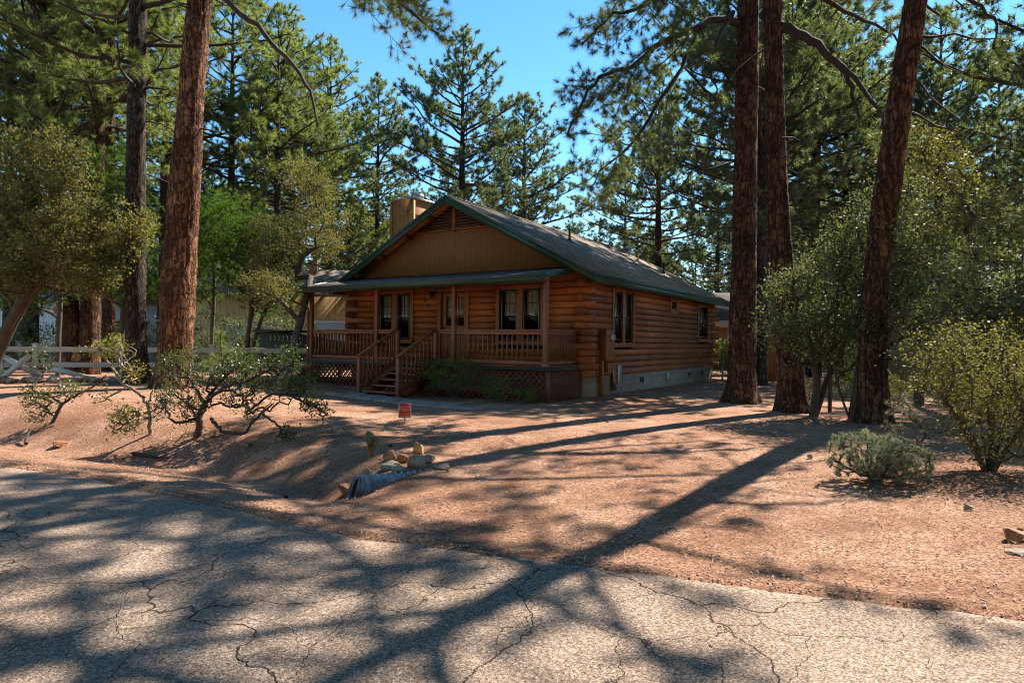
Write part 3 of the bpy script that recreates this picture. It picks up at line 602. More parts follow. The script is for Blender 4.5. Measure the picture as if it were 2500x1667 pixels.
# porch roof
GY = -2.16; PRZ0, PRZ1 = 3.10, 3.56; PX0, PX1 = -W_ - 0.52, -0.22
m = MB(); m.prism([(GY, PRZ0), (0.0, PRZ1), (0.0, PRZ1 - 0.05), (GY, PRZ0 - 0.05)], 'x', PX0, PX1); m.build('porch_roof', M['shinglex'], cabin)
m = MB(); m.prism([(GY + 0.02, PRZ0 - 0.055), (0.0, PRZ1 - 0.055), (0.0, PRZ1 - 0.08), (GY + 0.02, PRZ0 - 0.08)], 'x', PX0 + 0.03, PX1 - 0.03); m.build('porch_soffit', M['soffit'], cabin)
m = MB()
k = 0; x = PX0 + 0.2
while x < PX1 - 0.1:
    m.bar((x, GY + 0.06, PRZ0 - 0.125), (x, -0.08, PRZ1 - 0.125 - 0.02), 0.04, 0.09); x += 0.61
m.build('porch_rafter', M['trim'], cabin)
for xx in (PX0 - 0.03, PX1):
    m = MB(); m.prism([(GY, PRZ0 + 0.012), (0.0 - 0.02, PRZ1 + 0.012), (-0.02, PRZ1 - 0.15), (GY, PRZ0 - 0.15)], 'x', xx, xx + 0.03); m.build('porch_rake_board', M['green'], cabin)
# gutter: K profile
m = MB(); pr = [(GY, PRZ0 + 0.01), (GY - 0.13, PRZ0 - 0.005), (GY - 0.135, PRZ0 - 0.03), (GY - 0.12, PRZ0 - 0.05), (GY - 0.12, PRZ0 - 0.08), (GY - 0.085, PRZ0 - 0.15), (GY, PRZ0 - 0.15)]
m.prism(pr, 'x', PX0 - 0.05, PX1 + 0.05); m.build('gutter', M['green'], cabin)
m = MB(); m.tube([(PX0 + 0.1, GY - 0.06, PRZ0 - 0.15), (PX0 + 0.1, GY - 0.06, PRZ0 - 0.32), (PX0 + 0.14, GY - 0.03, PRZ0 - 0.38), (-8.84, PY - 0.06, PRZ0 - 0.62), (-8.84, PY - 0.06, PRZ0 - 0.72), (-8.84, PY - 0.06, 0.1)], 0.035, 8); m.build('downspout', M['trim'], cabin)
# railings
def railing(x0, y0, x1, y1, name='porch_railing'):
    L = math.hypot(x1 - x0, y1 - y0); ux, uy = (x1 - x0) / L, (y1 - y0) / L
    m = MB(); m.bar((x0, y0, DK + 0.89), (x1, y1, DK + 0.89), 0.12, 0.035); m.bar((x0, y0, DK + 0.825), (x1, y1, DK + 0.825), 0.04, 0.09)
    m.bar((x0, y0, DK + 0.07), (x1, y1, DK + 0.07), 0.04, 0.09); r = m.build(name, M['railw'], cabin, bevel=0.004)
    n = int(L / 0.152)
    for k in range(1, n):
        t = k / n; x = x0 + (x1 - x0) * t; y = y0 + (y1 - y0) * t
        b = MB(); b.box(x - 0.018, x + 0.018, y - 0.018, y + 0.018, DK + 0.115, DK + 0.78); b.build('baluster', M['railw'], r)
railing(-0.195, PY, -2.945, PY); railing(-3.055, PY, -3.56, PY); railing(-5.09, PY, -5.825, PY); railing(-5.935, PY, -8.685, PY)
railing(-0.14, PY + 0.055, -0.14, -0.06); railing(-8.74, PY + 0.055, -8.74, -0.06)
# stairs
SX0, SX1 = -5.03, -3.62; SB = -3.27
for x in (SX0, SX1):
    boxo('newel_post', M['railw'], cabin, x - 0.05, x + 0.05, PY - 0.05, PY + 0.05, DK, DK + 0.905, bevel=0.005)
    boxo('newel_post', M['railw'], cabin, x - 0.05, x + 0.05, SB - 0.05, SB + 0.05, -0.1, 1.04, bevel=0.005)
    m = MB(); m.bar((x, PY - 0.03, DK + 0.92), (x, SB - 0.08, 1.06), 0.11, 0.04); m.bar((x, PY - 0.05, DK + 0.05), (x, SB + 0.05, 0.16 + 0.05), 0.04, 0.09); r = m.build('stair_railing', M['railw'], cabin, bevel=0.004)
    for k in range(1, 9):
        t = k / 9; y = PY + (SB - PY) * t; zt = DK + 0.9 + (1.04 - DK - 0.9) * t - 0.01; zb = DK + 0.08 + (0.2 - DK - 0.05) * t
        b = MB(); b.box(x - 0.018, x + 0.018, y - 0.018, y + 0.018, zb, zt); b.build('baluster', M['railw'], r)
for k in range(5):
    z = 0.75 - 0.15 * k; y = -PD - 0.01 - 0.28 * (k + 1)
    boxo('stair_tread', M['railw'], cabin, SX0 + 0.06, SX1 - 0.06, y, y + 0.27, z - 0.04, z, bevel=0.004)
for x in (SX0 + 0.075, SX1 - 0.075):
    m = MB(); m.prism([(-PD, 0.70), (-PD, 0.35), (-2.95, -0.05), (-3.25, -0.05), (-3.25, 0.1)], 'x', x - 0.012, x + 0.012); m.build('stringer', M['lattice'], cabin)
# lattice skirts
def lattice(mb, w0, w1, z0, z1, place, sp=0.125, wd=0.034):
    H = z1 - z0
    for sgn, dep in ((1, 0.0), (-1, 0.009)):
        c = w0 - H
        while c < w1 + H:
            a0, b0 = (c, z0) if sgn > 0 else (c + H, z0); a1, b1 = (c + H, z1) if sgn > 0 else (c, z1)
            # clip to [w0, w1]
            def cl(a, b, aa, bb):
                if abs(aa - a) < 1e-9: return (a, b, aa, bb)
                ts = sorted(((w0 - a) / (aa - a), (w1 - a) / (aa - a))); t0, t1 = max(0, ts[0]), min(1, ts[1])
                if t1 <= t0: return None
                return (a + (aa - a) * t0, b + (bb - b) * t0, a + (aa - a) * t1, b + (bb - b) * t1)
            r = cl(a0, b0, a1, b1)
            if r and math.hypot(r[2] - r[0], r[3] - r[1]) > 0.05:
                p, q, nrm = place(r[0], r[1], dep), place(r[2], r[3], dep), place(0, 0, 1) 
                up = np.array(place(0, 0, 1)) - np.array(place(0, 0, 0)); mb.bar(p, q, wd, 0.008, up=up)
            c += sp * 1.414
    return mb
zl0, zl1 = -0.05, DK - 0.15
for (a, b) in ((-W_ + 0.05, SX0 - 0.05), (SX0 + 0.05, SX1 - 0.05), (SX1 + 0.05, -0.05)):
    lattice(MB(), a, b, zl0, zl1, lambda w_, z, n: (w_, -PD + 0.02 + n, z)).build('lattice_panel', M['lattice'], cabin)
lattice(MB(), -PD + 0.05, -0.02, zl0, zl1, lambda w_, z, n: (-0.02 - n, w_, z), sp=0.095).build('lattice_panel', M['lattice'], cabin)
lattice(MB(), -PD + 0.05, -0.02, zl0, zl1, lambda w_, z, n: (-W_ + 0.02 + n, w_, z)).build('lattice_panel', M['lattice'], cabin)
for (x, y) in ((-0.025, -PD + 0.025), (-W_ + 0.03, -PD + 0.03), (SX0, -PD + 0.03), (SX1, -PD + 0.03)):
    boxo('skirt_post', M['lattice'], cabin, x - 0.045, x + 0.045, y - 0.045, y + 0.045, -0.1, DK - 0.14)
# electric meter, conduit, pull box, hose on the side wall
mt = boxo('meter_box', M['trim'], cabin, 0.055, 0.27, 0.85, 1.42, 1.0, 1.86, bevel=0.01)
m = MB(); m.tube([(0.27, 1.16, 1.64), (0.31, 1.16, 1.64)], 0.10, 20); m.build('meter_ring', M['metal'], mt)
m = MB(); m.tube([(0.31, 1.16, 1.64), (0.38, 1.16, 1.64), (0.40, 1.16, 1.64)], [0.085, 0.08, 0.05], 20); m.build('meter_glass', M['vinyl'], mt)
boxo('meter_box', M['trim'], cabin, 0.055, 0.2, 1.15, 1.5, 0.66, 0.93, bevel=0.01)
boxo('conduit_post', M['trim'], cabin, 0.06, 0.16, 0.84, 0.97, -0.1, 1.0, bevel=0.01)
boxo('junction_box', M['trim'], cabin, 0.055, 0.11, 1.70, 1.93, 0.12, 0.84); boxo('junction_box', M['metal'], cabin, 0.055, 0.16, 1.94, 2.18, 0.14, 0.84, bevel=0.006)
m = MB(); m.tube([(0.07, 1.62, 0.9), (0.12, 1.62, 0.86), (0.12, 1.64, 0.80), (0.10, 1.72, 0.5), (0.16, 1.86, 0.2), (0.3, 1.8, 0.03), (0.4, 1.6, 0.02)], 0.012, 6); m.build('tap_hose', M['vinyl'], cabin)
# ---------------------------------------------------------------- plants: materials and generators
M['bark_a'] = bark_mat('ponderosa bark orange', (0.175, 0.076, 0.038), (0.37, 0.185, 0.098), (0.045, 0.020, 0.013), (8, 8, 2.0))
M['bark_b'] = bark_mat('ponderosa bark brown', (0.115, 0.058, 0.034), (0.25, 0.125, 0.07), (0.030, 0.016, 0.012), (9, 9, 2.1))
M['bark_c'] = bark_mat('pine bark grey brown', (0.085, 0.060, 0.045), (0.17, 0.125, 0.095), (0.025, 0.018, 0.014), (15, 15, 3.4))
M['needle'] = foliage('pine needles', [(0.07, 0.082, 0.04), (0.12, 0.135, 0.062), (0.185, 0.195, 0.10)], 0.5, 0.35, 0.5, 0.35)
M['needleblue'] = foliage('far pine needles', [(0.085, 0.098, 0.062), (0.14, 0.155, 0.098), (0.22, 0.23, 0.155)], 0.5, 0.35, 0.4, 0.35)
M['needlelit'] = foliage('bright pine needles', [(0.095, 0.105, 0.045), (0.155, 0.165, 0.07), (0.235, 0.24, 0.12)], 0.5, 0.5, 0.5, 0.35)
M['oak'] = foliage('oak leaves', [(0.07, 0.082, 0.045), (0.12, 0.135, 0.075), (0.20, 0.21, 0.125)], 0.55, 0.3, 1.3, 0.18, (1.5, 1.6, 0.6))
M['oakgold'] = foliage('golden oak leaves', [(0.08, 0.092, 0.04), (0.14, 0.145, 0.062), (0.245, 0.225, 0.095)], 0.55, 0.34, 1.3, 0.18, (1.6, 1.5, 0.5))
M['juniper'] = foliage('juniper sprays', [(0.045, 0.085, 0.014), (0.075, 0.13, 0.022), (0.12, 0.18, 0.035)], 0.6, 0.35, 1.5, 0.25, (1.5, 1.9, 0.5))
M['manzleaf'] = foliage('manzanita leaves', [(0.040, 0.065, 0.014), (0.07, 0.105, 0.022), (0.14, 0.17, 0.035)], 0.35, 0.32, 2.0, 0.45)
M['manzgold'] = foliage('manzanita leaves new growth', [(0.09, 0.11, 0.018), (0.17, 0.17, 0.028), (0.30, 0.17, 0.035)], 0.4, 0.4, 2.0, 0.4)
M['sage'] = foliage('silver sage leaves', [(0.20, 0.215, 0.155), (0.29, 0.30, 0.22), (0.40, 0.40, 0.30)], 0.7, 0.25, 2.0, 0.2, (1.2, 1.3, 0.8))
M['porchshrub'] = foliage('shrub leaves by porch', [(0.05, 0.085, 0.012), (0.085, 0.13, 0.018), (0.14, 0.18, 0.03)], 0.45, 0.35, 2.0, 0.35)
M['cactus'] = basic('cholla skin', (0.13, 0.15, 0.075), 0.7, 0.4, scale=30, bump=0.6)
M['dry'] = basic('dry needle litter', (0.42, 0.23, 0.12), 0.8, 0.4, scale=3)

def rnd(rng, n): 
    v = rng.standard_normal((n, 3)); return v / (np.linalg.norm(v, axis=1)[:, None] + 1e-9)
def norm(v): return v / (np.linalg.norm(v, axis=-1, keepdims=True) + 1e-9)

def needles_mb(mb, rng, Pt, D, n, L, wd, spread=0.75):
    """tufts of long needles radiating from twig ends Pt with direction D"""
    m_ = len(Pt); 
    if m_ == 0: return
    d = norm(D[:, None] * 0.8 + rng.standard_normal((m_, n, 3)) * spread)
    ln = L * rng.uniform(0.65, 1.1, (m_, n, 1)) 
    base = Pt[:, None] - D[:, None] * L * rng.uniform(0, 0.55, (m_, n, 1))
    tip = base + d * ln; tip[..., 2] -= 0.12 * ln[..., 0]
    side = norm(np.cross(d, rng.standard_normal((m_, n, 3)))) * wd / 2
    V = np.stack([base - side, base + side, tip], 2).reshape(-1, 3)
    mb.add(V, np.arange(len(V)).reshape(-1, 3))

def leaves_mb(mb, rng, C, n, rad, l, wd, up=0.2, flat=1.0):
    """n leaves scattered round each cluster centre C"""
    k = len(C)
    if k == 0: return
    off = rng.standard_normal((k, n, 3)) * rad * 0.55; off[..., 2] *= flat
    c = C[:, None] + off; s = rng.uniform(0.45, 1.45, (k, n, 1))
    d = norm(norm(off) * 0.5 + rng.standard_normal((k, n, 3)) * 0.7 + np.array([0, 0, up])); sd = norm(np.cross(d, rng.standard_normal((k, n, 3))))
    nrm = np.cross(d, sd)
    a = c - d * l * s / 2; b = c + d * l * s / 2; e = c + sd * wd * s / 2 + nrm * wd * 0.15 + d * l * 0.06; f = c - sd * wd * s / 2 + nrm * wd * 0.15 + d * l * 0.06
    V = np.stack([a, e, b, f], 2).reshape(-1, 3); mb.add(V, np.arange(len(V)).reshape(-1, 4))

def limb_path(rng, p0, az, L, pitch0, pitch1, n=7, wig=0.12):
    pts = [np.array(p0, float)]; a = az; st = L / (n - 1)
    for i in range(1, n):
        t = i / (n - 1); pt = pitch0 + (pitch1 - pitch0) * t + rng.normal(0, wig * 0.6); a += rng.normal(0, wig)
        d = np.array([math.sin(a) * math.cos(pt), math.cos(a) * math.cos(pt), math.sin(pt)]); pts.append(pts[-1] + d * st)
    return np.array(pts)
def interp_path(Pp, t):
    n = len(Pp) - 1; x = t * n; i = min(int(x), n - 1); f = x - i
    return Pp[i] * (1 - f) + Pp[i + 1] * f, norm(Pp[min(i + 1, n)] - Pp[i])

def dress_limb(rng, mb, path, r0, tufts, start=0.3, dens=2.4, sub=0.42, k=5, subk=3, droop=0.0, tw=0.10):
    """side shoots along a limb; collects tuft positions and directions"""
    L = np.linalg.norm(np.diff(path, axis=0), axis=1).sum(); m_ = len(path)
    mb.tube(path, np.linspace(r0, max(0.006, r0 * 0.22), m_), k, cap=False)
    ns = max(3, int(L * (1 - start) * dens)); side = 1
    for s in range(ns):
        t = start + (1 - start) * (s + rng.uniform(0, 0.9)) / ns; p, d = interp_path(path, min(t, 0.999))
        ls = max(0.22, L * sub * (1.08 - t) * rng.uniform(0.6, 1.25)); side = -side
        h = norm(np.cross(d, (0, 0, 1))); dir_ = norm(d * rng.uniform(0.35, 0.9) + h * side * rng.uniform(0.5, 1.0) + np.array([0, 0, rng.uniform(-0.25, 0.5) - droop]))
        q = [p]; nn = 4
        for i in range(1, nn + 1):
            dir_ = norm(dir_ + rng.standard_normal(3) * 0.16 + np.array([0, 0, 0.10 - droop * 0.3])); q.append(q[-1] + dir_ * ls / nn)
        q = np.array(q); mb.tube(q, np.linspace(max(0.007, r0 * 0.3 * (1.1 - t)), 0.005, len(q)), subk, cap=False)
        nt = max(3, int(ls / tw))
        for j in range(nt):
            tt = 1.0 - 0.78 * j / nt; pp, dd = interp_path(q, tt * 0.999)
            if j:
                dd = norm(dd * 0.7 + rng.standard_normal(3) * 0.75 + np.array([0, 0, 0.25])); p_b = pp; pp = pp + dd * rng.uniform(0.08, 0.16 + 0.28 * min(1, ls))
                mb.tube(np.array([p_b, pp]), [0.006, 0.004], 3, cap=False)
            tufts.append((pp, norm(dd + np.array([0, 0, 0.2]))))
    p, d = interp_path(path, 0.999); tufts.append((p, d))

def pine_crown(seed, H, hb, R, dens=2.4, nl=62, tilt=0.0, shape=1.25, dead=6):
    """limbs and tuft points of a ponderosa crown; the trunk runs up the local z axis"""
    rng = np.random.default_rng(seed); mb = MB(); tufts = []; az = rng.uniform(0, 6.28)
    for i in range(nl):
        t = (i + rng.uniform(0, 0.8)) / nl; h = hb + (H - hb) * t ** 0.92; az += 2.4 + rng.normal(0, 0.35)
        prof = (1 - t ** (shape + 1.0)) ** 0.8 * (0.75 + 0.45 * min(1, t * 4)); L = max(0.5, R * prof * rng.uniform(0.55, 1.15))
        p0 = -0.12 + 0.75 * t + rng.normal(0, 0.12); p1 = 0.28 + 0.75 * t
        path = limb_path(rng, (0, 0, h), az, L, p0, p1, 7, 0.15); dress_limb(rng, mb, path, 0.016 + 0.013 * L, tufts, start=0.22 if t > 0.3 else 0.35, dens=dens)
    for i in range(dead):
        h = hb * rng.uniform(0.55, 1.0); path = limb_path(rng, (0, 0, h), rng.uniform(0, 6.28), rng.uniform(0.8, 2.2), -0.2, -0.4, 5, 0.25); mb.tube(path, np.linspace(0.03, 0.008, 5), 4, cap=False)
    for j in range(6): tufts.append((np.array([0, 0, H - 0.12 * j]), norm(np.array([rng.normal(0, .3), rng.normal(0, .3), 1]))))
    return mb, np.array([a for a, b in tufts]), np.array([b for a, b in tufts]), rng

def trunk_mb(pts, rads, k=40, seg=0.12, flare=0.35, seed=0, rough=0.05):
    """trunk along a polyline with flutes at the foot and bark relief in the outline"""
    pts = np.array(pts, float); L = np.concatenate([[0], np.cumsum(np.linalg.norm(np.diff(pts, axis=0), axis=1))]); n = max(6, int(L[-1] / seg))
    s = np.linspace(0, L[-1], n); Pp = np.stack([np.interp(s, L, pts[:, i]) for i in range(3)], 1); R = np.interp(s, L, rads)
    ker = np.array([1, 2, 3, 2, 1]) / 9.0
    for i in (0, 1): 
        q = np.convolve(np.pad(Pp[:, i], 2, mode='edge'), ker, 'valid'); q[0] = Pp[0, i]; q[-1] = Pp[-1, i]; Pp[:, i] = q
    th = np.linspace(0, 2 * PI, k, endpoint=False); A, S = np.meshgrid(th, s)
    rs = np.random.RandomState(seed); ph = rs.uniform(0, 6.28, 8)
    Z0 = Pp[:, 2] - Pp[0, 2]
    fl = flare * np.exp(-np.maximum(Z0 - 0.12, 0) / 0.32)[:, None]
    rel = 1 + fl * (0.75 + 0.45 * np.sin(5 * A + ph[0]) + 0.25 * np.sin(3 * A + ph[1]))
    rel += rough * 0.6 * np.sin(A * 11 + ph[2] + 1.6 * np.sin(S * 1.3 + ph[3])) * np.sin(S * 2.7 + 2 * np.sin(A * 3 + ph[4])) + rough * 0.5 * np.sin(A * 17 + S * 3.1 + ph[5] + 2 * np.sin(S * 5 + A * 2)) 
    rel += rough * 0.35 * rs.standard_normal(A.shape) + 0.035 * np.sin(S * 0.9 + 2 * A + ph[6]) + 0.02 * np.sin(S * 2.1 + ph[7])
    Rr = R[:, None] * rel
    V = np.stack([Pp[:, 0:1] + Rr * np.cos(A), Pp[:, 1:2] + Rr * np.sin(A), np.repeat(Pp[:, 2:3], k, 1)], -1)
    i = np.arange(n - 1)[:, None] * k; j = np.arange(k)[None]; j2 = (j + 1) % k
    m_ = MB(); m_.add(V.reshape(-1, 3), np.stack([i + j, i + j2, i + k + j2, i + k + j], -1).reshape(-1, 4)); return m_

# far pines: a handful of modelled trees, copied with their own turn and size
PROTO = {}
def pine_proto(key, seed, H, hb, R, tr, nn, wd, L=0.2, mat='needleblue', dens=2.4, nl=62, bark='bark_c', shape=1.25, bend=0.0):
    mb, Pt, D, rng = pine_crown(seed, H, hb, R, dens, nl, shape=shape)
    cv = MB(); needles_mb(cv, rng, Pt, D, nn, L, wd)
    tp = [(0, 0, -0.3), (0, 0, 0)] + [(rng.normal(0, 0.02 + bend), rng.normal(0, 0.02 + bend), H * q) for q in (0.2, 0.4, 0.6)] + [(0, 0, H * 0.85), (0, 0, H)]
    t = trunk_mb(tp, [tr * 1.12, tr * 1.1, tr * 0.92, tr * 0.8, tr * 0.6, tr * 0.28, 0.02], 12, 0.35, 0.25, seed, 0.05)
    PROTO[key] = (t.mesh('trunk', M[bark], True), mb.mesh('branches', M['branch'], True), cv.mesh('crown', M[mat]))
def place_pine(key, x, y, s, label, group=None, rz=None, lean=(0, 0), z=None, sz=1.0, cat='pine tree'):
    t, b, c = PROTO[key]; rs = np.random.RandomState(int(abs(x * 37 + y * 91)) % 9999)
    e = empty('pine_tree', (x, y, float(gz(x, y)) if z is None else z), rs.uniform(0, 6.28) if rz is None else rz, label, cat, group)
    e.scale = (s, s, s * sz); e.rotation_euler[0] = lean[0]; e.rotation_euler[1] = lean[1]
    for nm, me in (('trunk', t), ('branches', b), ('crown', c)):
        o = bpy.data.objects.new(nm, me); o.parent = e; sc.collection.objects.link(o)
    return e

# skeleton that grows from a foot to scattered leaf clusters (oaks, junipers, shrubs)
def skeleton(rng, feet, targets, seg=0.25, wig=0.10, rt=0.006, power=0.5, rmax=0.2, bias=0.35, k=6):
    """feet: list of polylines (stems); targets: cluster points. Returns an MB of branches"""
    pos = []; par = []; depth = []
    for f in feet:
        for i, p in enumerate(f):
            pos.append(np.array(p, float)); par.append(len(pos) - 2 if i else -1); depth.append(0.0 if i == 0 else depth[-1] + np.linalg.norm(pos[-1] - pos[-2]))
    cent = np.mean([f[0] for f in feet], axis=0)
    order = np.argsort(np.linalg.norm(targets - cent, axis=1)); ends = []
    for t in targets[order]:
        A = np.array(pos); dl = t - A; dd = np.linalg.norm(dl, axis=1)
        low = np.maximum(0, 0.25 - dl[:, 2] / (dd + 1e-6)) * 0.35 * dd
        j = int(np.argmin(dd + bias * np.array(depth) * 0.5 + low)); n = max(1, int(dd[j] / seg)); p0 = pos[j]; last = j
        off = rng.standard_normal(3) * wig * dd[j]; off[2] += 0.10 * dd[j]
        for i in range(1, n + 1):
            f = i / n; q = p0 * (1 - f) + t * f + off * math.sin(PI * f) + (rng.standard_normal(3) * wig * 0.3 * seg if i < n else 0)
            pos.append(q); par.append(last); depth.append(depth[last] + np.linalg.norm(q - pos[last])); last = len(pos) - 1
        ends.append(last)
    n = len(pos); cnt = np.zeros(n); 
    for e in ends: cnt[e] = 1
    for i in range(n - 1, -1, -1):
        if par[i] >= 0: cnt[par[i]] += cnt[i]
    rad = np.minimum(rmax, rt * np.maximum(cnt, 1) ** power); A = np.array(pos); mb = MB(); kids = [[] for _ in range(n)]
    for i in range(n):
        if par[i] >= 0: kids[par[i]].append(i)
    starts = [(i, -1) for i in range(n) if par[i] < 0]
    while starts:
        i, pr = starts.pop(); chain = [pr] if pr >= 0 else []; c = i
        while True:
            chain.append(c)
            if not kids[c]: break
            ks = sorted(kids[c], key=lambda q: -cnt[q])
            for q in ks[1:]: starts.append((q, c))
            c = ks[0]
        if len(chain) > 1:
            r = rad[chain].copy()
            if pr >= 0: r[0] = r[1]
            mb.tube(A[chain], r, k if r.max() > 0.02 else 4, cap=False)
    return mb

def in_ell(rng, spec, shell=0.5):
    out = []
    for (cx, cy, cz, rx, ry, rz, n) in spec:
        d = rnd(rng, n); r = rng.uniform(shell ** 3, 1, n) ** (1 / 3.0); out.append(np.array([cx, cy, cz]) + d * r[:, None] * np.array([rx, ry, rz]))
    return np.concatenate(out)
def leafy(name, label, cat, feet, spec, seed, leaf='oak', bark='oakbark', nleaf=60, crad=0.22, ll=0.05, lw=0.028, group=None, rmax=0.2, rt=0.006, wig=0.1, shell=0.45, power=0.5, flat=0.8, extra=None, shift=(0, 0, 0)):
    rng = np.random.default_rng(seed); T = in_ell(rng, spec, shell) if spec else np.zeros((0, 3))
    if extra is not None: T = np.concatenate([T, np.array(extra, float)]) if len(T) else np.array(extra, float)
    base = np.array(feet[0][0], float); loc = Vector(base)
    g = gz(T[:, 0], T[:, 1]); T[:, 2] = np.maximum(T[:, 2], g + 0.08)
    sk = skeleton(rng, feet, T, rmax=rmax, rt=rt, wig=wig, power=power)
    lf = MB()
    if leaf == 'juniper': 
        k = 5; Tt = np.repeat(T, k, 0) + rng.standard_normal((len(T) * k, 3)) * crad * 0.5; needles_mb(lf, rng, Tt, norm(rnd(rng, len(Tt)) * 0.8 + np.array([0, 0, 0.7])), nleaf // k, ll, lw, 0.5)
    elif leaf == 'sage': needles_mb(lf, rng, T, norm(rnd(rng, len(T)) * 0.6 + np.array([0, 0, 0.9])), nleaf, ll, lw, 0.55)
    else: leaves_mb(lf, rng, T, nleaf, crad, ll, lw, flat=flat)
    e = empty(name, loc, 0, label, cat, group)
    for nm, mb, mt, sm in (('trunk' if cat == 'tree' else 'branches', sk, bark, True), ('crown' if cat == 'tree' else 'foliage', lf, leaf, False)):
        for i in range(len(mb.v)): mb.v[i] = mb.v[i] - base
        mb.build(nm, M[mt], e, smooth=sm)
    return e, T
# ---------------------------------------------------------------- big pines
def hero(label, pts, rads, bark, seed, H=None, hb=None, R=None, nn=36, wd=0.019, L=0.24, limbs=(), k=44, mat='needle', nl=66, dens=2.7, flare=0.35, rough=0.05, group=None, lnn=64, lwd=0.0075):
    base = np.array(pts[0], float); e = empty('pine_tree', Vector(base), 0, label, 'pine tree', group)
    t = trunk_mb([np.array(p) - base for p in pts], rads, k, 0.09, flare, seed, rough); t.build('trunk', M[bark], e, smooth=True)
    if H:
        mb, Pt, D, rng = pine_crown(seed, H, hb, R, dens, nl)
        # carry the crown along the lean of the trunk
        top = np.array(pts[-1], float) - base; q = np.array(pts, float) - base
        fx = lambda z: np.interp(z, q[:, 2], q[:, 0]) ; fy = lambda z: np.interp(z, q[:, 2], q[:, 1])
        for i in range(len(mb.v)): v = mb.v[i]; v[:, 0] += fx(v[:, 2]); v[:, 1] += fy(v[:, 2])
        Pt[:, 0] += fx(Pt[:, 2]); Pt[:, 1] += fy(Pt[:, 2]); cv = MB(); needles_mb(cv, rng, Pt, D, nn, L, wd)
        mb.build('branches', M['branch'], e, smooth=True); cv.build('crown', M[mat], e)
    for i, lb in enumerate(limbs):
        pth, r0, kw = lb; rng = np.random.default_rng(seed * 100 + i); mb = MB(); tf = []
        path = np.array(pth, float) - base; s = np.linspace(0, 1, len(path)); S = np.linspace(0, 1, len(path) * 3); path = np.stack([np.interp(S, s, path[:, c]) for c in range(3)], 1)
        path[1:-1] = (path[:-2] + path[1:-1] * 2 + path[2:]) / 4; path[1:-1] += rng.normal(0, 0.025, path[1:-1].shape)
        dress_limb(rng, mb, path, r0, tf, k=8, tw=.085, **kw); mb.build('limb', M['branch'], e, smooth=True)
        if tf:
            cv = MB(); needles_mb(cv, rng, np.array([a for a, b in tf]), np.array([b for a, b in tf]), lnn, 0.19, lwd); cv.build('needles', M[mat], e)
    return e
gzf = lambda x, y: float(gz(x, y))
def up(pxs, Y, z0):
    """trunk centre line from pixel points (bottom to top) at one depth, continued upwards"""
    pts = [P(px, py, Y + dy) for (px, py, dy) in pxs]; pts[0][2] = z0 - 0.12; return pts
# 1: right-hand pair, left trunk (straight, thick)
b1 = G(1810, 982); Y1_ = b1[1]
T1 = up([(1810, 982, 0), (1812, 900, 0), (1815, 700, 0), (1820, 400, 0), (1827, 0, 0)], Y1_, b1[2]); d = T1[-1] - T1[-2]; T1 += [T1[-1] + d * 0.9, T1[-1] + d * 2.2]
D_ = lambda x, y: (x * 1.063, y * 1.063)
def L3(pts, Y): return [P(px, py, Y + dy) for (px, py, dy) in pts]
l1 = [(L3([(1810, 60, 0), (1740, 45, -.3), (1690, 75, -.6), (1600, 110, -1.0), (1540, 165, -1.3), (1475, 180, -1.6), (1430, 235, -1.9), (1385, 330, -2.2)], Y1_), 0.10, dict(start=0.22, dens=4.5, sub=0.5, droop=0.25)),
      (L3([(1815, -60, 0), (1730, -60, -.6), (1640, -20, -1.2), (1560, 20, -1.6), (1480, 40, -2.0), (1420, 110, -2.2)], Y1_), 0.09, dict(start=0.3, dens=4.5, sub=0.5, droop=0.2)),
      (L3([(1790, 30, 0), (1750, 95, -.8), (1735, 190, -1.2), (1750, 235, -1.5)], Y1_), 0.06, dict(start=0.9, dens=0.5, sub=0.3, droop=0.4)),
      (L3([(1700, 70, -.6), (1660, 180, -1.2), (1600, 260, -1.8), (1550, 350, -2.2), (1480, 400, -2.5), (1440, 460, -2.8)], Y1_), 0.055, dict(start=0.3, dens=4.2, sub=0.5, droop=0.3)),
      (L3([(1815, -200, 0), (1700, -180, .8), (1600, -90, 1.2), (1530, -30, 1.5), (1470, 70, 1.8)], Y1_), 0.08, dict(start=0.3, dens=3.0, sub=0.5, droop=0.2))]
hero('thickest straight pine trunk at the right rear corner of the log cabin', T1, [0.40, 0.33, 0.31, 0.29, 0.25, 0.20, 0.03], 'bark_b', 11, 26, 11.0, 5.2, limbs=l1, wd=0.016, nl=52)
# 2: its neighbour
b2 = G(1935, 1004); Y2_ = b2[1]
T2 = up([(1938, 1004, 0), (1930, 900, 0), (1916, 760, 0), (1902, 560, 0), (1893, 300, 0), (1886, 0, 0)], Y2_, b2[2]); d = T2[-1] - T2[-2]; T2 += [T2[-1] + d * 1.3, T2[-1] + d * 3.0]
l2 = [(L3([(1895, 60, 0), (1950, 85, -.3), (2010, 125, -.6), (2060, 165, -.8), (2085, 230, -.9), (2100, 290, -1)], Y2_), 0.12, dict(start=0.55, dens=2.0, sub=0.5, droop=0.3)),
      (L3([(2040, 150, -.7), (2100, 210, -1.0), (2160, 290, -1.3), (2150, 370, -1.5)], Y2_), 0.06, dict(start=0.3, dens=2.2, sub=0.5, droop=0.3)),
      (L3([(1900, -60, 0), (1980, -30, .6), (2060, 30, 1.0), (2150, 60, 1.3), (2220, 130, 1.5)], Y2_), 0.08, dict(start=0.3, dens=3.2, sub=0.5, droop=0.2)),
      (L3([(1885, -150, 0), (1990, -140, -.6), (2100, -60, -1.0), (2230, -20, -1.3), (2330, 60, -1.5)], Y2_), 0.08, dict(start=0.3, dens=3.0, sub=0.45, droop=0.2))]
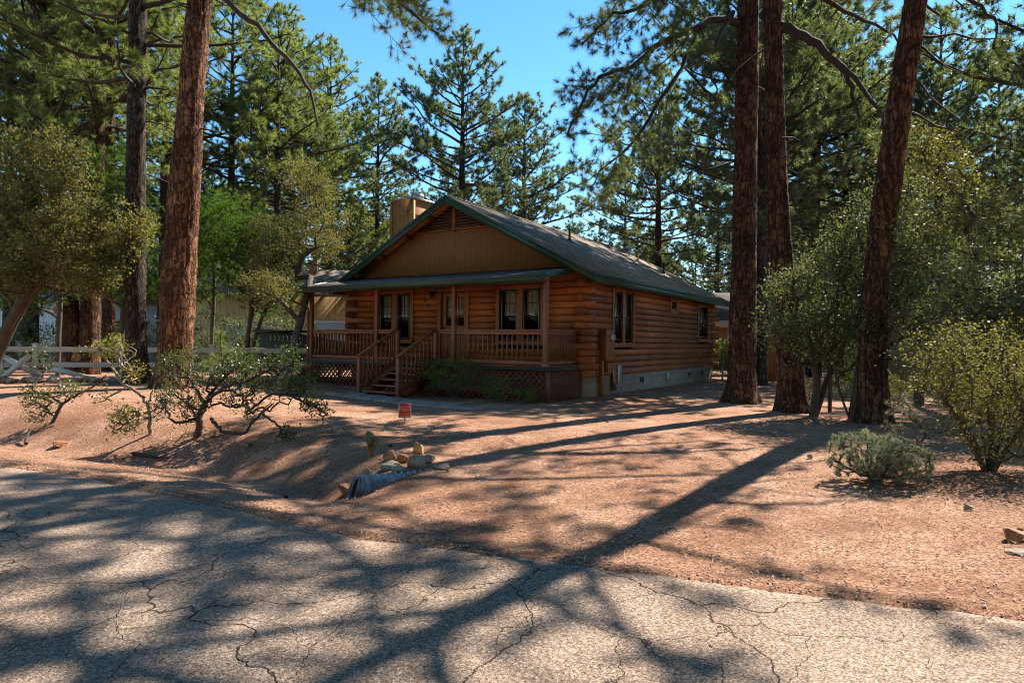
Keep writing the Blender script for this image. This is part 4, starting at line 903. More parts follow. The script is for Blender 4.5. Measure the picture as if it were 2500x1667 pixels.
hero('reddish pine trunk just right of the thickest one, leaning slightly left', T2, [0.33, 0.28, 0.255, 0.23, 0.21, 0.19, 0.15, 0.03], 'bark_b', 12, 25, 10.8, 5.0, limbs=l2, wd=0.016, nl=42)
# 3: leaning right
b3 = G(2131, 1031); Y3_ = b3[1]
T3 = up([(2131, 1031, 0), (2130, 900, -.12), (2136, 700, -.32), (2168, 450, -.55), (2205, 200, -.78), (2236, 0, -.95)], Y3_, b3[2]); d = T3[-1] - T3[-2]; T3 += [T3[-1] + d * 2.0, T3[-1] + d * 5.0]
l3 = [(L3([(2240, -30, -.95), (2330, -20, -1.1), (2400, 20, -1.3), (2440, 70, -1.5), (2425, 120, -1.6)], Y3_), 0.05, dict(start=0.85, dens=1.0, sub=0.4, droop=0.4))]
hero('pine leaning to the right behind the oak brush, nearest the silver shrub', T3, [0.30, 0.25, 0.235, 0.215, 0.20, 0.185, 0.14, 0.02], 'bark_b', 13, 22, 9.2, 4.8, limbs=l3, wd=0.016, nl=44)
# A: the big orange trunk on the left
bA = G(426, 946); YA = bA[1]
TA = up([(424, 946, 0), (428, 860, 0), (440, 620, 0), (456, 380, 0), (470, 200, 0), (488, 0, 0)], YA, bA[2]); d = TA[-1] - TA[-2]; TA += [TA[-1] + d * 1.3, TA[-1] + d * 3.2]
lA = [(L3([(500, -40, 0), (560, 10, -.4), (620, 60, -.7), (680, 120, -1.0), (740, 190, -1.3), (770, 260, -1.5), (775, 310, -1.6)], YA), 0.09, dict(start=0.5, dens=1.3, sub=0.35, droop=0.35)),
      (L3([(490, -160, 0), (620, -170, -1), (740, -120, -2), (860, -50, -3), (980, 10, -3.6), (1070, 85, -4)], YA), 0.10, dict(start=0.35, dens=5.5, sub=0.42, droop=0.15))]
hero('thick orange barked pine trunk standing in front of the white fence', TA, [0.52, 0.43, 0.40, 0.36, 0.32, 0.29, 0.24, 0.03], 'bark_a', 14, 24, 12.0, 4.6, limbs=lA, flare=0.22, k=56, wd=0.016)
# B
bB = G(333, 936); YB = bB[1]
TB = up([(333, 936, 0), (331, 800, 0), (331, 500, 0), (333, 250, 0), (337, 0, 0)], YB, bB[2]); d = TB[-1] - TB[-2]; TB += [TB[-1] + d * 1.2, TB[-1] + d * 2.8]
lB = [(L3([(345, 218, 0), (370, 213, 0), (405, 218, .2), (440, 232, .4)], YB), 0.045, dict(start=0.8, dens=0.8, sub=0.3))]
hero('grey brown pine trunk left of the big orange one, in front of the fence', TB, [0.34, 0.275, 0.25, 0.235, 0.225, 0.18, 0.02], 'bark_c', 15, 22, 8.2, 4.3, mat='needlelit', limbs=lB, nn=44, wd=0.015)
# C..: trunks behind the fence
def plain(label, px, py, px2, w0, seed, H, hb, R, mat='needlelit', bark='bark_b', nn=40, wd=0.018, Y=None, nl=70):
    b = G(px, py); 
    if Y: b = P(px, py, Y); b[2] = gzf(b[0], Y)
    x2 = P(px2, 0, b[1])[0]; zt = CAMZ + 834 / F * b[1]; s = (H + b[2]) / zt
    pts = [b - [0, 0, .12], b + [(x2 - b[0]) * .3, 0, zt * .3], b + [(x2 - b[0]) * .9, 0, zt * .8], b + [(x2 - b[0]) * s, 0, H]]
    return hero(label, pts, [w0 * 1.15, w0 * .95, w0 * .75, 0.02], bark, seed, H, hb, R, nn=nn, wd=wd, k=24, mat=mat, flare=0.25, nl=nl)
plain('paired brown pine trunk behind the white fence, the left one of the pair', 182, 913, 100, 0.33, 21, 20, 7.0, 4.2)
plain('paired brown pine trunk behind the white fence, the right one of the pair', 215, 913, 248, 0.31, 22, 21, 7.5, 4.4)
plain('slender pine trunk behind the fence beside the grey brown trunk', 264, 905, 270, 0.22, 23, 20, 8.0, 3.6)
plain('dark pine trunk behind the fence at the far left edge', 74, 900, 84, 0.26, 24, 18, 6.5, 4.2, bark='bark_c')

# ---------------------------------------------------------------- pines further back
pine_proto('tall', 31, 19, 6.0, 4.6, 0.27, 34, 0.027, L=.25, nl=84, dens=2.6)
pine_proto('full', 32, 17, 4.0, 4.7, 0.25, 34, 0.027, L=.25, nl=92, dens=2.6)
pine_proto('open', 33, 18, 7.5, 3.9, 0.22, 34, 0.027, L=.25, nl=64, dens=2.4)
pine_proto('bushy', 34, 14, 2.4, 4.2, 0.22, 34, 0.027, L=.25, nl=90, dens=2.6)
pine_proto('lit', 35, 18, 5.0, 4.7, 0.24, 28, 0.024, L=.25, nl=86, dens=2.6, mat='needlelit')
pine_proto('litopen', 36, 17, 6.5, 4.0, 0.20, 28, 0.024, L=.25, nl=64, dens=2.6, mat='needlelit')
def at(px, Y): q = P(px, 834, Y); return q[0], Y
def pinepx(key, px, top, Y, label, H0, **kw):
    x, y = at(px, Y); H = CAMZ + (834 - top) / F * Y - gzf(x, y); return place_pine(key, x, y, H / H0, label, **kw)
pinepx('tall', 1123, 88, 37, 'tall rounded pine rising directly behind the cabin ridge', 19, rz=0.6)
pinepx('full', 1275, 245, 41, 'pine to the right of the tallest one behind the cabin, in the open sky', 17, rz=2.2)
pinepx('open', 918, 205, 42, 'thin crowned pine left of the chimney against the sky', 18)
pinepx('full', 1400, 560, 60, 'small distant pine just over the middle of the cabin roof', 17)
pinepx('tall', 1603, 165, 34, 'dark pine with a bare lower trunk left of the thickest trunk', 19, rz=1.4)
pinepx('open', 1523, 390, 38, 'shorter pine just over the cabin roof, left of the dark one', 18)
pinepx('tall', 2060, 130, 30, 'dark pine seen between the two reddish trunks on the right', 19)
pinepx('tall', 2289, 20, 28, 'pine with a thick dark trunk right of the leaning one', 19, rz=3.9)
pinepx('open', 2432, 110, 31, 'pine with a straight dark trunk near the right edge', 18)
pinepx('full', 2480, 330, 31, 'pine with low green boughs at the right edge', 17)
pinepx('litopen', 672, 40, 33, 'slender pine with a thin pale trunk left of the cabin', 17, rz=1.0)
pinepx('litopen', 712, 90, 36, 'slender pine leaning right beside the thin pale one', 17, rz=2.0, lean=(0, 0.06))
pinepx('litopen', 560, -40, 34, 'full pine behind the big orange trunk, its crown leaving the frame', 17)
pinepx('lit', 800, 120, 40, 'full green pine left of the chimney', 18)
pinepx('litopen', 395, -30, 31, 'bright green pine between the two nearest left trunks', 17)
pinepx('lit', 20, -60, 27, 'bright green pine at the far left edge', 18)
pinepx('litopen', 150, -80, 33, 'open crowned pine behind the paired trunks', 17)
pinepx('full', 640, 380, 42, 'low dark pine behind the junipers', 17)
pinepx('bushy', 850, 480, 38, 'bushy young pine behind the chimney', 14)
pinepx('bushy', 480, 330, 37, 'bushy pine behind the orange trunk, low down', 14)
pinepx('bushy', 1590, 560, 36, 'bushy pine showing over the rear of the cabin roof', 14)
pinepx('open', 1870, 250, 40, 'pine filling the gap between the two right hand trunks', 18)
pinepx('litopen', 1980, -20, 33, 'wide pine right of the reddish trunk', 17)
pinepx('full', 2180, 180, 38, 'wide pine behind the leaning trunk', 17)
pinepx('bushy', 2380, 420, 33, 'bushy pine low down on the right', 14)
pinepx('bushy', 1960, 480, 36, 'bushy pine low down behind the reddish trunk', 14)
pinepx('tall', 1857, -140, 24, 'narrow dark trunk hiding right behind the thickest one', 19)
rs = np.random.RandomState(4)
for i in range(58):
    px = -60 + 2620 * (i + rs.uniform(-.4, .4)) / 57; Y = rs.uniform(44, 80)
    if 1250 < px < 1560: Y += 25
    x, y = at(px, Y); place_pine(['full', 'tall', 'bushy', 'open', 'full'][i % 5], x, y, rs.uniform(0.7, 0.92), 'distant pine in the dense stand closing the view', 'pines in the distant stand')

# the forest also stands outside the frame: to the right (its crowns dapple the gravel); more pines are added behind the road
for i, (x, y, s_, k_) in enumerate([(10.4, 28.2, 1.08, 'tall'), (19.5, 21.0, 1.1, 'full'), (14.2, 30.5, 1.0, 'tall'), (17.5, 8.0, 1.1, 'tall'), (13.5, 3.5, 1.1, 'full'), (9.0, 6.2, .0, '')] ):
    if s_: place_pine(k_, x, y, s_, ['pine mostly hidden behind the thickest trunk and its neighbour', 'pine beyond the right edge near the brown house', 'pine behind the rear corner of the cabin, right of the thickest trunk', 'pine further out beyond the right edge', 'pine at the roadside beyond the right edge'][i])
rs = np.random.RandomState(8)
for i in range(34):  # unseen pines, added to cut the sky light reaching the shaded ground
    a = math.radians(98 + i * 5.6 + rs.uniform(-3, 3)); r = (7.5, 11.5, 17)[i % 3] + rs.uniform(-1, 1.5); x, y = r * math.sin(a), r * math.cos(a)
    place_pine(['full', 'lit', 'bushy', 'full'][i % 4], x, y, rs.uniform(1.0, 1.25), 'unseen pine added across the road to block sky light', 'added pines across the road')
# ---------------------------------------------------------------- oaks, junipers and shrubs
def stem(*pts): return [np.array(p, float) for p in pts]
def bez(pts, n=9):
    pts = np.array(pts, float); s = np.linspace(0, 1, len(pts)); S = np.linspace(0, 1, n); q = np.stack([np.interp(S, s, pts[:, c]) for c in range(3)], 1)
    q[1:-1] = (q[:-2] + 2 * q[1:-1] + q[2:]) / 4; return [a for a in q]
def oak(label, fx, fy, stems, spec, seed, leaf='oak', **kw):
    z = gzf(fx, fy) - 0.05; feet = []
    for i, s in enumerate(stems): feet.append(bez([(fx + 0.04 * i, fy, z)] + [(fx + a, fy + b, z + c) for a, b, c in s]))
    o = dict(nleaf=38, crad=0.22, ll=0.062, lw=0.034, shell=.2); o.update(kw); return leafy('oak_tree', label, 'tree', feet, spec, seed, leaf, 'oakbark', **o)
b = G(2078, 1026)
oak('low spreading oak with silvery leaves between the two reddish pine trunks', 6.3, 13.6, [[(0.1, 0, .8), (-.1, -.1, 1.5)], [(.3, .1, .7), (.6, 0, 1.5)]],
    [(6.05, 13.3, 2.2, 1.15, .8, 1.15, 150), (6.9, 13.4, 1.9, .9, .7, 1.2, 110), (5.35, 13.0, 1.9, .75, .35, .35, 26), (6.5, 13.6, 3.2, .8, .7, .6, 60)], 41, group='oaks round the right hand pines')
oak('leaning multi stemmed oak at the foot of the right leaning pine', b[0], b[1], [[(-.2, .0, .5), (-.35, .1, 1.2), (-.2, .2, 2.4)], [(.25, .1, 1.0), (.5, .2, 2.6), (.6, .2, 3.8)]],
    [(7.2, 13.3, 3.1, 1.0, .7, 1.3, 130), (7.9, 13.5, 4.2, .9, .8, 1.1, 110), (7.15, 12.25, 4.0, .55, .3, 1.0, 46), (7.3, 12.5, 2.1, 1.0, .5, .9, 90), (8.3, 13.0, 2.8, .9, .8, 1.0, 100)], 42, group='oaks round the right hand pines')
b = G(2243, 990)
oak('tall golden green oak whose crown fills the space right of the leaning pine', b[0], b[1], [[(0, 0, 1.2), (.1, 0, 2.6), (.2, 0, 4.2)], [(.2, .1, 1.0), (.8, .1, 2.6)]],
    [(9.3, 14.0, 4.6, 1.1, .9, 1.2, 120), (8.7, 14.1, 5.6, .8, .7, .8, 60), (10.2, 13.8, 3.4, 1.3, .9, 1.3, 130), (8.9, 13.8, 3.0, 1.1, .8, 1.2, 110), (9.6, 13.2, 1.8, 1.2, .7, .9, 100)], 43, 'oakgold', group='oaks round the right hand pines')
oak('wide oak with thick grey leafage at the right edge', 8.6, 10.9, [[(.1, 0, .7), (-.2, 0, 1.5), (-.7, -.1, 2.1)], [(.2, 0, 1.0), (.5, 0, 2.2)]],
    [(7.9, 10.9, 2.25, 1.1, .8, 1.0, 150), (8.8, 10.7, 1.9, .9, .8, .75, 100), (7.6, 10.6, 1.2, .9, .6, .65, 90), (8.7, 10.4, 1.2, .9, .6, .8, 90)], 44, 'oak', group='oaks round the right hand pines')
oak('small oak sapling with a straight dark stem right of the reddish pine', 7.15, 14.6, [[(.0, 0, .9), (.05, 0, 1.8)]], [(7.2, 14.6, 2.3, .8, .7, .9, 60)], 45, group='oaks round the right hand pines')
# left side
oak('big oak with a curved trunk at the left edge, its crown over the fence', -14.6, 18.0, [[(.25, 0, .9), (.9, 0, 2.1), (1.3, 0, 2.9), (1.6, 0, 4.6)], [(1.0, .1, 2.3), (2.4, .2, 4.0)]],
    [(-12.9, 18.0, 4.7, 1.6, 1.1, 1.6, 240), (-12.1, 18.1, 3.6, 1.4, 1.0, 1.0, 170), (-14.2, 18.0, 5.6, 1.1, 1.0, 1.9, 190), (-13.9, 17.7, 3.4, 1.2, .9, .8, 120), (-12.9, 18.2, 6.4, 1.0, .9, 1.0, 90), (-11.1, 18.4, 4.5, .9, .7, .9, 90)], 46, 'oakgold', nleaf=60, ll=.075, lw=.042, rmax=0.19)
oak('oak with dark forked stems beside the left end of the porch', -6.35, 18.5, [[(-.1, .5, 1.0), (-.1, 1.4, 2.0), (-.2, 2.6, 3.4)], [(.25, .3, 1.3), (.3, 1.0, 2.2), (.0, 2.6, 3.6)]],
    [(-6.7, 22.4, 5.4, 1.1, 1.2, 1.4, 150), (-7.8, 21.3, 4.4, 1.0, 1.0, 1.3, 150), (-7.5, 19.8, 3.0, .8, .7, .5, 60), (-7.1, 22.3, 7.0, .8, .9, .7, 60)], 47, 'oakgold', nleaf=60, ll=.058, lw=.033, rmax=0.11)
def jun(label, fx, fy, stems, spec, seed, **kw):
    z = gzf(fx, fy) - 0.05; feet = [bez([(fx, fy, z)] + [(fx + a, fy + b_, z + c) for a, b_, c in s]) for s in stems]
    o = dict(nleaf=150, crad=0.34, ll=0.15, lw=0.016); o.update(kw); return leafy('juniper_tree', label, 'tree', feet, spec, seed, 'juniper', 'oakbark', **o)
jun('bright green juniper with a forked trunk in front of the cream building', -9.2, 22.4, [[(.1, 0, 1.4), (.25, 0, 2.4), (.2, 0, 4.0)], [(.6, 0, 2.3), (1.5, 0, 3.2)]],
    [(-9.0, 22.4, 4.1, 1.5, 1.0, .9, 130), (-8.3, 22.3, 3.0, 1.0, .8, .6, 70), (-9.7, 22.4, 5.4, 1.1, .9, .9, 90), (-8.2, 22.6, 4.9, .9, .8, .8, 70)], 48)
jun('juniper right behind the big orange pine trunk', -10.9, 23.6, [[(0, 0, 1.5), (.1, 0, 3.2), (0, 0, 5)]], [(-10.9, 23.6, 4.0, 1.0, .9, 1.3, 100), (-10.7, 23.6, 5.9, .8, .8, 1.0, 70)], 49)
jun('green juniper between the two big trunks on the left', -12.6, 21.0, [[(0, 0, 1.6), (.1, 0, 3.0), (0, 0, 5)]], [(-12.2, 21, 3.4, 1.1, .9, 1.0, 90), (-12.6, 21, 5.2, 1.2, .9, 1.2, 110), (-12.9, 21, 7.0, .9, .8, .9, 60)], 50)
jun('juniper standing close to the pine pair behind the fence', -15.2, 21.8, [[(0, 0, 1.6), (.1, 0, 3.0)]], [(-15.2, 21.8, 4.4, 1.2, .9, 1.6, 120), (-16.6, 22, 3.4, 1.2, .9, 1.2, 90)], 51)

def shrub(label, cat, fx, fy, nst, hgt, spec, seed, leaf, name='shrub', bark='oakbark', **kw):
    rng = np.random.default_rng(seed + 900); z = gzf(fx, fy) - 0.04; feet = []
    for i in range(nst):
        a = rng.uniform(0, 6.28); feet.append(bez([(fx + .03 * math.cos(a), fy + .03 * math.sin(a), z), (fx + .12 * math.cos(a) * hgt, fy + .12 * math.sin(a) * hgt, z + .25 * hgt), (fx + .3 * math.cos(a) * hgt, fy + .3 * math.sin(a) * hgt, z + .55 * hgt)], 6))
    o = dict(nleaf=60, crad=0.16, ll=0.036, lw=0.02, rmax=0.03, rt=0.004); o.update(kw); return leafy(name, label, cat, feet, spec, seed, leaf, bark, **o)
shrub('large golden green oak brush reaching the ground at the right edge', 'shrub', 5.85, 7.95, 7, 1.6, [(5.85, 8.0, 1.2, .7, .6, .62, 150), (6.35, 8.1, 1.0, .6, .5, .62, 110), (5.75, 7.8, .6, .6, .45, .5, 90), (5.4, 8.2, 1.35, .45, .4, .45, 50), (6.4, 7.7, .55, .6, .4, .5, 70)], 61, 'oakgold', nleaf=30, crad=.2)
shrub('silver grey sage bush in front of the leaning pine', 'shrub', 4.12, 7.35, 7, .6, [(4.0, 7.35, .27, .42, .34, .30, 210), (4.35, 7.25, .22, .36, .3, .24, 150)], 62, 'sage', nleaf=40, ll=0.075, lw=0.008, shell=0.2)
shrub('thin silver grey bush right of the fuller one', 'shrub', 4.75, 7.9, 5, .9, [(4.75, 7.9, .55, .22, .2, .42, 60)], 63, 'sage', nleaf=26, ll=0.07, lw=0.008, shell=0.2)
b = G(2160, 1010)
for i, (px, py, s) in enumerate([(1975, 985, .55), (2060, 975, .6), (2190, 985, .7), (2330, 990, .8), (2440, 1000, .8), (2110, 950, .8), (2290, 950, 1.0)]):
    q = G(px, py); shrub(['low scrub at the foot of the reddish pine', 'low scrub left of the leaning pine foot', 'low scrub just right of the leaning pine foot', 'green scrub under the wide oak', 'green scrub under the oak at the right edge', 'scrub further back behind the leaning pine', 'taller scrub further back under the golden oak'][i], 'shrub', q[0], q[1], 5, s, [(q[0], q[1], s * .55, s * .7, s * .5, s * .5, int(60 * s))], 70 + i, 'oak' if i % 2 else 'oakgold')
# by the porch (local cabin coordinates -> world)
ca, sa = math.cos(math.radians(-33.12)), math.sin(math.radians(-33.12))
def H(x, y): return 1.92 + x * ca - y * sa, 17.42 + x * sa + y * ca
for i, (x, y, s, w1, dens) in enumerate([(-3.3, -2.3, 1.05, .36, 30), (-2.35, -2.55, 1.1, .75, 62), (-1.15, -2.45, .62, .40, 26), (-0.35, -2.3, .40, .34, 20), (-8.3, -2.3, .75, .4, 20)]):
    X, Y = H(x, y); lb = ['dark shrub right beside the porch steps', 'widest green shrub in front of the porch lattice', 'sunlit small shrub near the right end of the porch lattice', 'lowest pale green shrub at the porch corner', 'sparse shrub at the left porch post'][i]
    shrub(lb, 'shrub', X, Y, 5, s, [(X, Y, s * .62, w1, .4, s * .38, dens)], 80 + i, 'porchshrub', nleaf=40, crad=.13, ll=.06, lw=.016, rmax=.02)
for px, py, s, n in ((1785, 925, 1.5, 80), (1880, 940, 1.0, 60), (2050, 905, 1.6, 90), (2200, 900, 1.8, 90)):
    Y = 31; q = P(px, 850, Y); shrub({1785: 'bright green bush behind the gate by the cabin corner', 1880: 'bush behind the reddish board fence', 2050: 'bush far behind the small oaks', 2200: 'bush far behind the leaning pine'}[px], 'shrub', q[0], Y, 5, s, [(q[0], Y, s * .6, s * .8, s * .6, s * .55, n)], px, 'porchshrub', nleaf=60, crad=.25, ll=.09, lw=.05)
for i, (px, s) in enumerate([(60, 1.8), (330, 1.8), (500, 2.3), (760, 1.5), (590, 2.0), (665, 2.3)]):
    Y = 26; q = P(px, 850, Y); shrub(['bush behind the fence at the left edge', 'bush behind the fence by the grey brown trunk', 'bush behind the fence near the orange trunk', 'leafy bush behind the fence beside the cabin', 'tall bush before the garage door, left of the dark trailer', 'tall bush behind the dark trailer'][i], 'shrub', q[0], Y, 5, s, [(q[0], Y, s * .6, s * .9, s * .6, s * .6, 80)], 300 + i, 'oak', nleaf=60, crad=.25, ll=.08, lw=.045)

# ---------------------------------------------------------------- manzanita in the foreground
def manz(label, stems, clusters, seed, leaf='manzleaf', bark='manz', nl=11, rad=0.10, depth=None, twigs=3):
    """stems: polylines of (px, py, depth); clusters: (px, py, depth, spread px, count)"""
    rng = np.random.default_rng(seed); mb = MB(); base = None; feet = []
    for s in stems:
        pts = [P(px, py, Y) for px, py, Y, *_ in s['p']]
        if s.get('ground'): pts[0][2] = gzf(pts[0][0], pts[0][1]) - 0.05
        if base is None: base = np.array(pts[0])
        for p in pts[1:]: p[2] = max(p[2], gzf(p[0], p[1]) + 0.01)
        q = np.array(bez(pts, max(8, len(pts) * 4))); q[1:-1] += rng.normal(0, 0.008, q[1:-1].shape)
        s['q'] = q; mb.tube(q, np.linspace(s['r'], s['r'] * s.get('taper', .35), len(q)), 8, cap=True); feet.append(q)
    A = np.concatenate(feet); T = []; Bt = []
    for (px, py, Y, sp, n) in clusters:
        c = P(px, py, Y); r = sp * 1.25 / F * Y; n = int(n * 1.1); t = c + rnd(rng, n) * rng.uniform(.1, 1, (n, 1)) ** .6 * np.array([r, r * .9, r]); T.append(t)
    for (px, py, Y, sp, n) in clusters:
        c = P(px, py, Y); r = sp * 1.6 / F * Y; Bt.append(c + rnd(rng, n) * rng.uniform(.4, 1, (n, 1)) * np.array([r, r, r * .8])); n2 = n; Bt.append(c + rnd(rng, n2) * rng.uniform(.2, .9, (n2, 1)) * np.array([r, r, r * .8]))
    Bt = np.concatenate(Bt); Bt[:, 2] = np.maximum(Bt[:, 2], gz(Bt[:, 0], Bt[:, 1]) + .08)
    T = np.concatenate(T); T[:, 2] = np.maximum(T[:, 2], gz(T[:, 0], T[:, 1]) + .05)
    sk = skeleton(rng, [list(q) for q in feet], np.concatenate([T, Bt]), seg=.09, wig=.16, rt=0.0028, rmax=0.02, power=.5, bias=.05, k=5)
    mb.v += [v for v in sk.v]; mb.f += [f + mb.n for f in sk.f]; mb.n += sk.n
    lf = MB(); leaves_mb(lf, rng, T, nl, rad, .042, .024, up=.6)
    e = empty('manzanita_bush', Vector(base), 0, label, 'shrub')
    for nm, m_, mt, sm in (('branches', mb, bark, True), ('foliage', lf, leaf, False)):
        for i in range(len(m_.v)): m_.v[i] = m_.v[i] - base
        m_.build(nm, M[mt], e, smooth=sm)
    return e
Z = lambda *a: [tuple(x) for x in a]
D0 = 10.6
manz('wide twisted dark branched manzanita in the middle of the left yard', [
    dict(p=[(482, 1051, D0), (487, 1020, D0), (500, 985, D0 + .1), (515, 965, D0 + .2)], r=.065, taper=.6, ground=True),
    dict(p=[(505, 980, D0), (530, 955, D0 - .1), (565, 951, D0 - .2), (595, 968, D0 - .3), (612, 1000, D0 - .3)], r=.036),
    dict(p=[(516, 1022, D0), (530, 1040, D0 - .3), (545, 1055, D0 - .4), (575, 1059, D0 - .4), (600, 1056, D0 - .4), (612, 1035, D0 - .4), (640, 1010, D0 - .3), (665, 985, D0 - .2)], r=.03, taper=.5),
    dict(p=[(478, 1022, D0), (450, 1032, D0 - .2), (420, 1030, D0 - .3), (408, 1000, D0 - .3), (400, 985, D0 - .2), (380, 975, D0)], r=.026),
    dict(p=[(500, 985, D0), (480, 950, D0 + .3), (455, 910, D0 + .4), (425, 890, D0 + .5)], r=.03),
    dict(p=[(510, 965, D0 + .2), (540, 930, D0 + .3), (570, 905, D0 + .4), (600, 880, D0 + .4)], r=.03),
    dict(p=[(530, 950, D0), (600, 930, D0 + .2), (650, 905, D0 + .2), (700, 900, D0 + .2)], r=.028),
    dict(p=[(612, 1000, D0 - .3), (660, 960, D0 - .2), (710, 965, D0 - .2), (750, 985, D0 - .3), (785, 1000, D0 - .4)], r=.022),
    dict(p=[(640, 1010, D0 - .3), (668, 1030, D0 - .5), (690, 1050, D0 - .6), (705, 1070, D0 - .7)], r=.014)],
    [(420, 890, D0 + .5, 34, 34), (455, 880, D0 + .5, 30, 26), (415, 965, D0, 30, 26), (450, 1000, D0 - .2, 34, 22), (492, 985, D0 - .2, 24, 16), (540, 905, D0 + .4, 34, 26), (585, 880, D0 + .4, 36, 30), (630, 915, D0 + .3, 38, 30), (680, 890, D0 + .3, 34, 26), (712, 870, D0 + .3, 28, 20),
     (720, 945, D0 - .1, 34, 26), (765, 985, D0 - .3, 26, 22), (788, 1008, D0 - .4, 14, 12), (700, 1058, D0 - .6, 22, 16), (615, 1010, D0 - .3, 16, 8), (560, 975, D0, 34, 10), (500, 915, D0 + .3, 30, 18), (740, 915, D0, 26, 16), (560, 925, D0 + .3, 60, 40), (650, 945, D0 + .2, 60, 36), (450, 940, D0 + .2, 44, 24), (740, 960, D0, 40, 20), (600, 900, D0 + .5, 70, 36), (380, 1000, D0, 24, 12)], 101)
D1 = 10.9
manz('pale grey branched manzanita with yellow green tips, left of the dark one', [
    dict(p=[(367, 1033, D1), (366, 1010, D1), (360, 985, D1), (338, 958, D1), (300, 935, D1 + .1), (272, 896, D1 + .2), (255, 868, D1 + .3), (240, 850, D1 + .3)], r=.04, taper=.3, ground=True),
    dict(p=[(362, 1020, D1), (335, 1036, D1 - .2), (312, 1052, D1 - .4), (303, 1048, D1 - .4)], r=.03),
    dict(p=[(360, 985, D1), (372, 960, D1 + .1), (380, 930, D1 + .2)], r=.02),
    dict(p=[(300, 935, D1), (322, 905, D1 + .2), (310, 880, D1 + .3)], r=.014)],
    [(235, 848, D1 + .3, 20, 12), (262, 845, D1 + .3, 26, 20), (290, 855, D1 + .3, 28, 26), (280, 830, D1 + .3, 16, 8), (322, 895, D1 + .2, 22, 14), (320, 915, D1 + .2, 14, 8), (250, 970, D1, 18, 8), (300, 1030, D1 - .4, 32, 24), (320, 1010, D1 - .4, 26, 18), (285, 1010, D1 - .4, 20, 12)], 102, 'manzgold', 'greywood')
D2 = 12.2
manz('small leaning manzanita low on the bank, near the left edge', [
    dict(p=[(125, 1008, D2), (150, 985, D2), (185, 965, D2 + .1), (225, 945, D2 + .3), (260, 915, D2 + .4)], r=.035, ground=True),
    dict(p=[(150, 985, D2), (120, 965, D2), (95, 960, D2)], r=.02)],
    [(75, 975, D2, 20, 20), (100, 1000, D2, 28, 26), (75, 950, D2, 18, 12), (120, 970, D2, 24, 18), (165, 945, D2 + .1, 22, 16), (185, 955, D2 + .1, 18, 10), (90, 870, D2 + .4, 26, 10), (110, 890, D2 + .4, 20, 8)], 103)
# pine sapling with very long needles
e = empty('pine_sapling', Vector(G(548, 985) + np.array([0, 0.5, 0])), 0, 'young pine sapling with long pale green needles behind the dark manzanita', 'pine sapling'); rng = np.random.default_rng(5); l0 = np.array(e.location)
D3 = l0[1]; mb = MB(); q = np.array(bez([l0, P(542, 900, D3), P(540, 850, D3), P(537, 815, D3)], 10)) - l0; mb.tube(q, np.linspace(.02, .008, 10), 6); mb.build('stem', M['branch'], e, smooth=True)
mb = MB(); tp = np.array([P(540 + a, y, D3) for a, y in ((0, 812), (-2, 835), (4, 850), (-20, 870), (12, 875), (-34, 885), (22, 858))]) - l0
needles_mb(mb, rng, tp, norm(np.array([(0, 0, 1), (-.2, 0, .8), (.3, 0, .7), (-.9, 0, .5), (.6, -.2, .5), (-.9, .2, .2), (.8, 0, .6)], float)), 130, .26, .006, .75); mb.build('needles', M['needlelit'], e)
# cactus
e = empty('cholla_cactus', Vector(G(904, 1113)), 0, 'small spiny cholla cactus with a bare brown foot beside the stones', 'cactus'); c0 = np.array(e.location); k = c0[1] / F
def cp(px, py, dy=0): return np.array([(px - 904) * k, dy, (1113 - py) * k])
m = MB(); e.scale = (1.15, 1.15, 1.15); m.tube([cp(904, 1120), cp(906, 1100), cp(902, 1085)], [.028, .03, .03], 10); m.build('stem', M['trim'], e, smooth=True)
for (a, b_, r0) in (((903, 1088), (900, 1062), .045), ((912, 1092), (922, 1072), .033), ((908, 1098), (915, 1090), .028)):
    pa, pb = cp(*a), cp(*b_); n = 16; t = np.linspace(0, 1, n); Pp = pa + (pb - pa) * t[:, None]; Rr = r0 * (0.75 + .35 * np.sin(PI * t) + .07 * np.sin(t * 30)); Rr[0] *= .6; Rr[-1] *= .45
    m = MB(); m.tube(Pp, Rr, 12); o = m.build('pad', M['cactus'], e, smooth=True); m = MB(); rg = np.random.default_rng(int(a[0])); ii = rg.integers(0, n, 150); dd = rnd(rg, 150); dd[:, 2] = np.abs(dd[:, 2]) * .5
    needles_mb(m, rg, Pp[ii] + norm(dd) * Rr[ii][:, None] * .95, norm(dd), 5, .04, .003, .5); m.build('spines', M['sage'], o)
FS = .355; FX0 = -14.2; FY0 = 19.3
# ---------------------------------------------------------------- stones
def rock(name, label, loc, size, seed, mat, rz=0.0, group=None, cuts=12, sink=0.22, cat='rock', sub=4):
    rs = np.random.RandomState(seed); import bmesh
    bm = bmesh.new(); bmesh.ops.create_icosphere(bm, subdivisions=sub, radius=1.0); V = np.array([v.co[:] for v in bm.verts])
    for _ in range(cuts):
        n = rs.standard_normal(3); n /= np.linalg.norm(n); d = rs.uniform(.48, .86); t = V @ n; over = t > d; V[over] -= np.outer(t[over] - d, n) * 0.98
    for i in range(len(V)): V[i] *= 1 + 0.05 * mnoise.noise(Vector(V[i] * 3 + seed)) + 0.025 * mnoise.noise(Vector(V[i] * 9 + seed))
    V *= np.array(size)
    for v, c in zip(bm.verts, V): v.co = c
    me = bpy.data.meshes.new(name); bm.to_mesh(me); bm.free(); me.materials.append(M[mat])
    o = bpy.data.objects.new(name, me); sc.collection.objects.link(o); o.location = (loc[0], loc[1], loc[2] + size[2] * (1 - 2 * sink)); o.rotation_euler = (rs.uniform(-.12, .12), rs.uniform(-.12, .12), rz)
    return tag(o, label, cat, group)
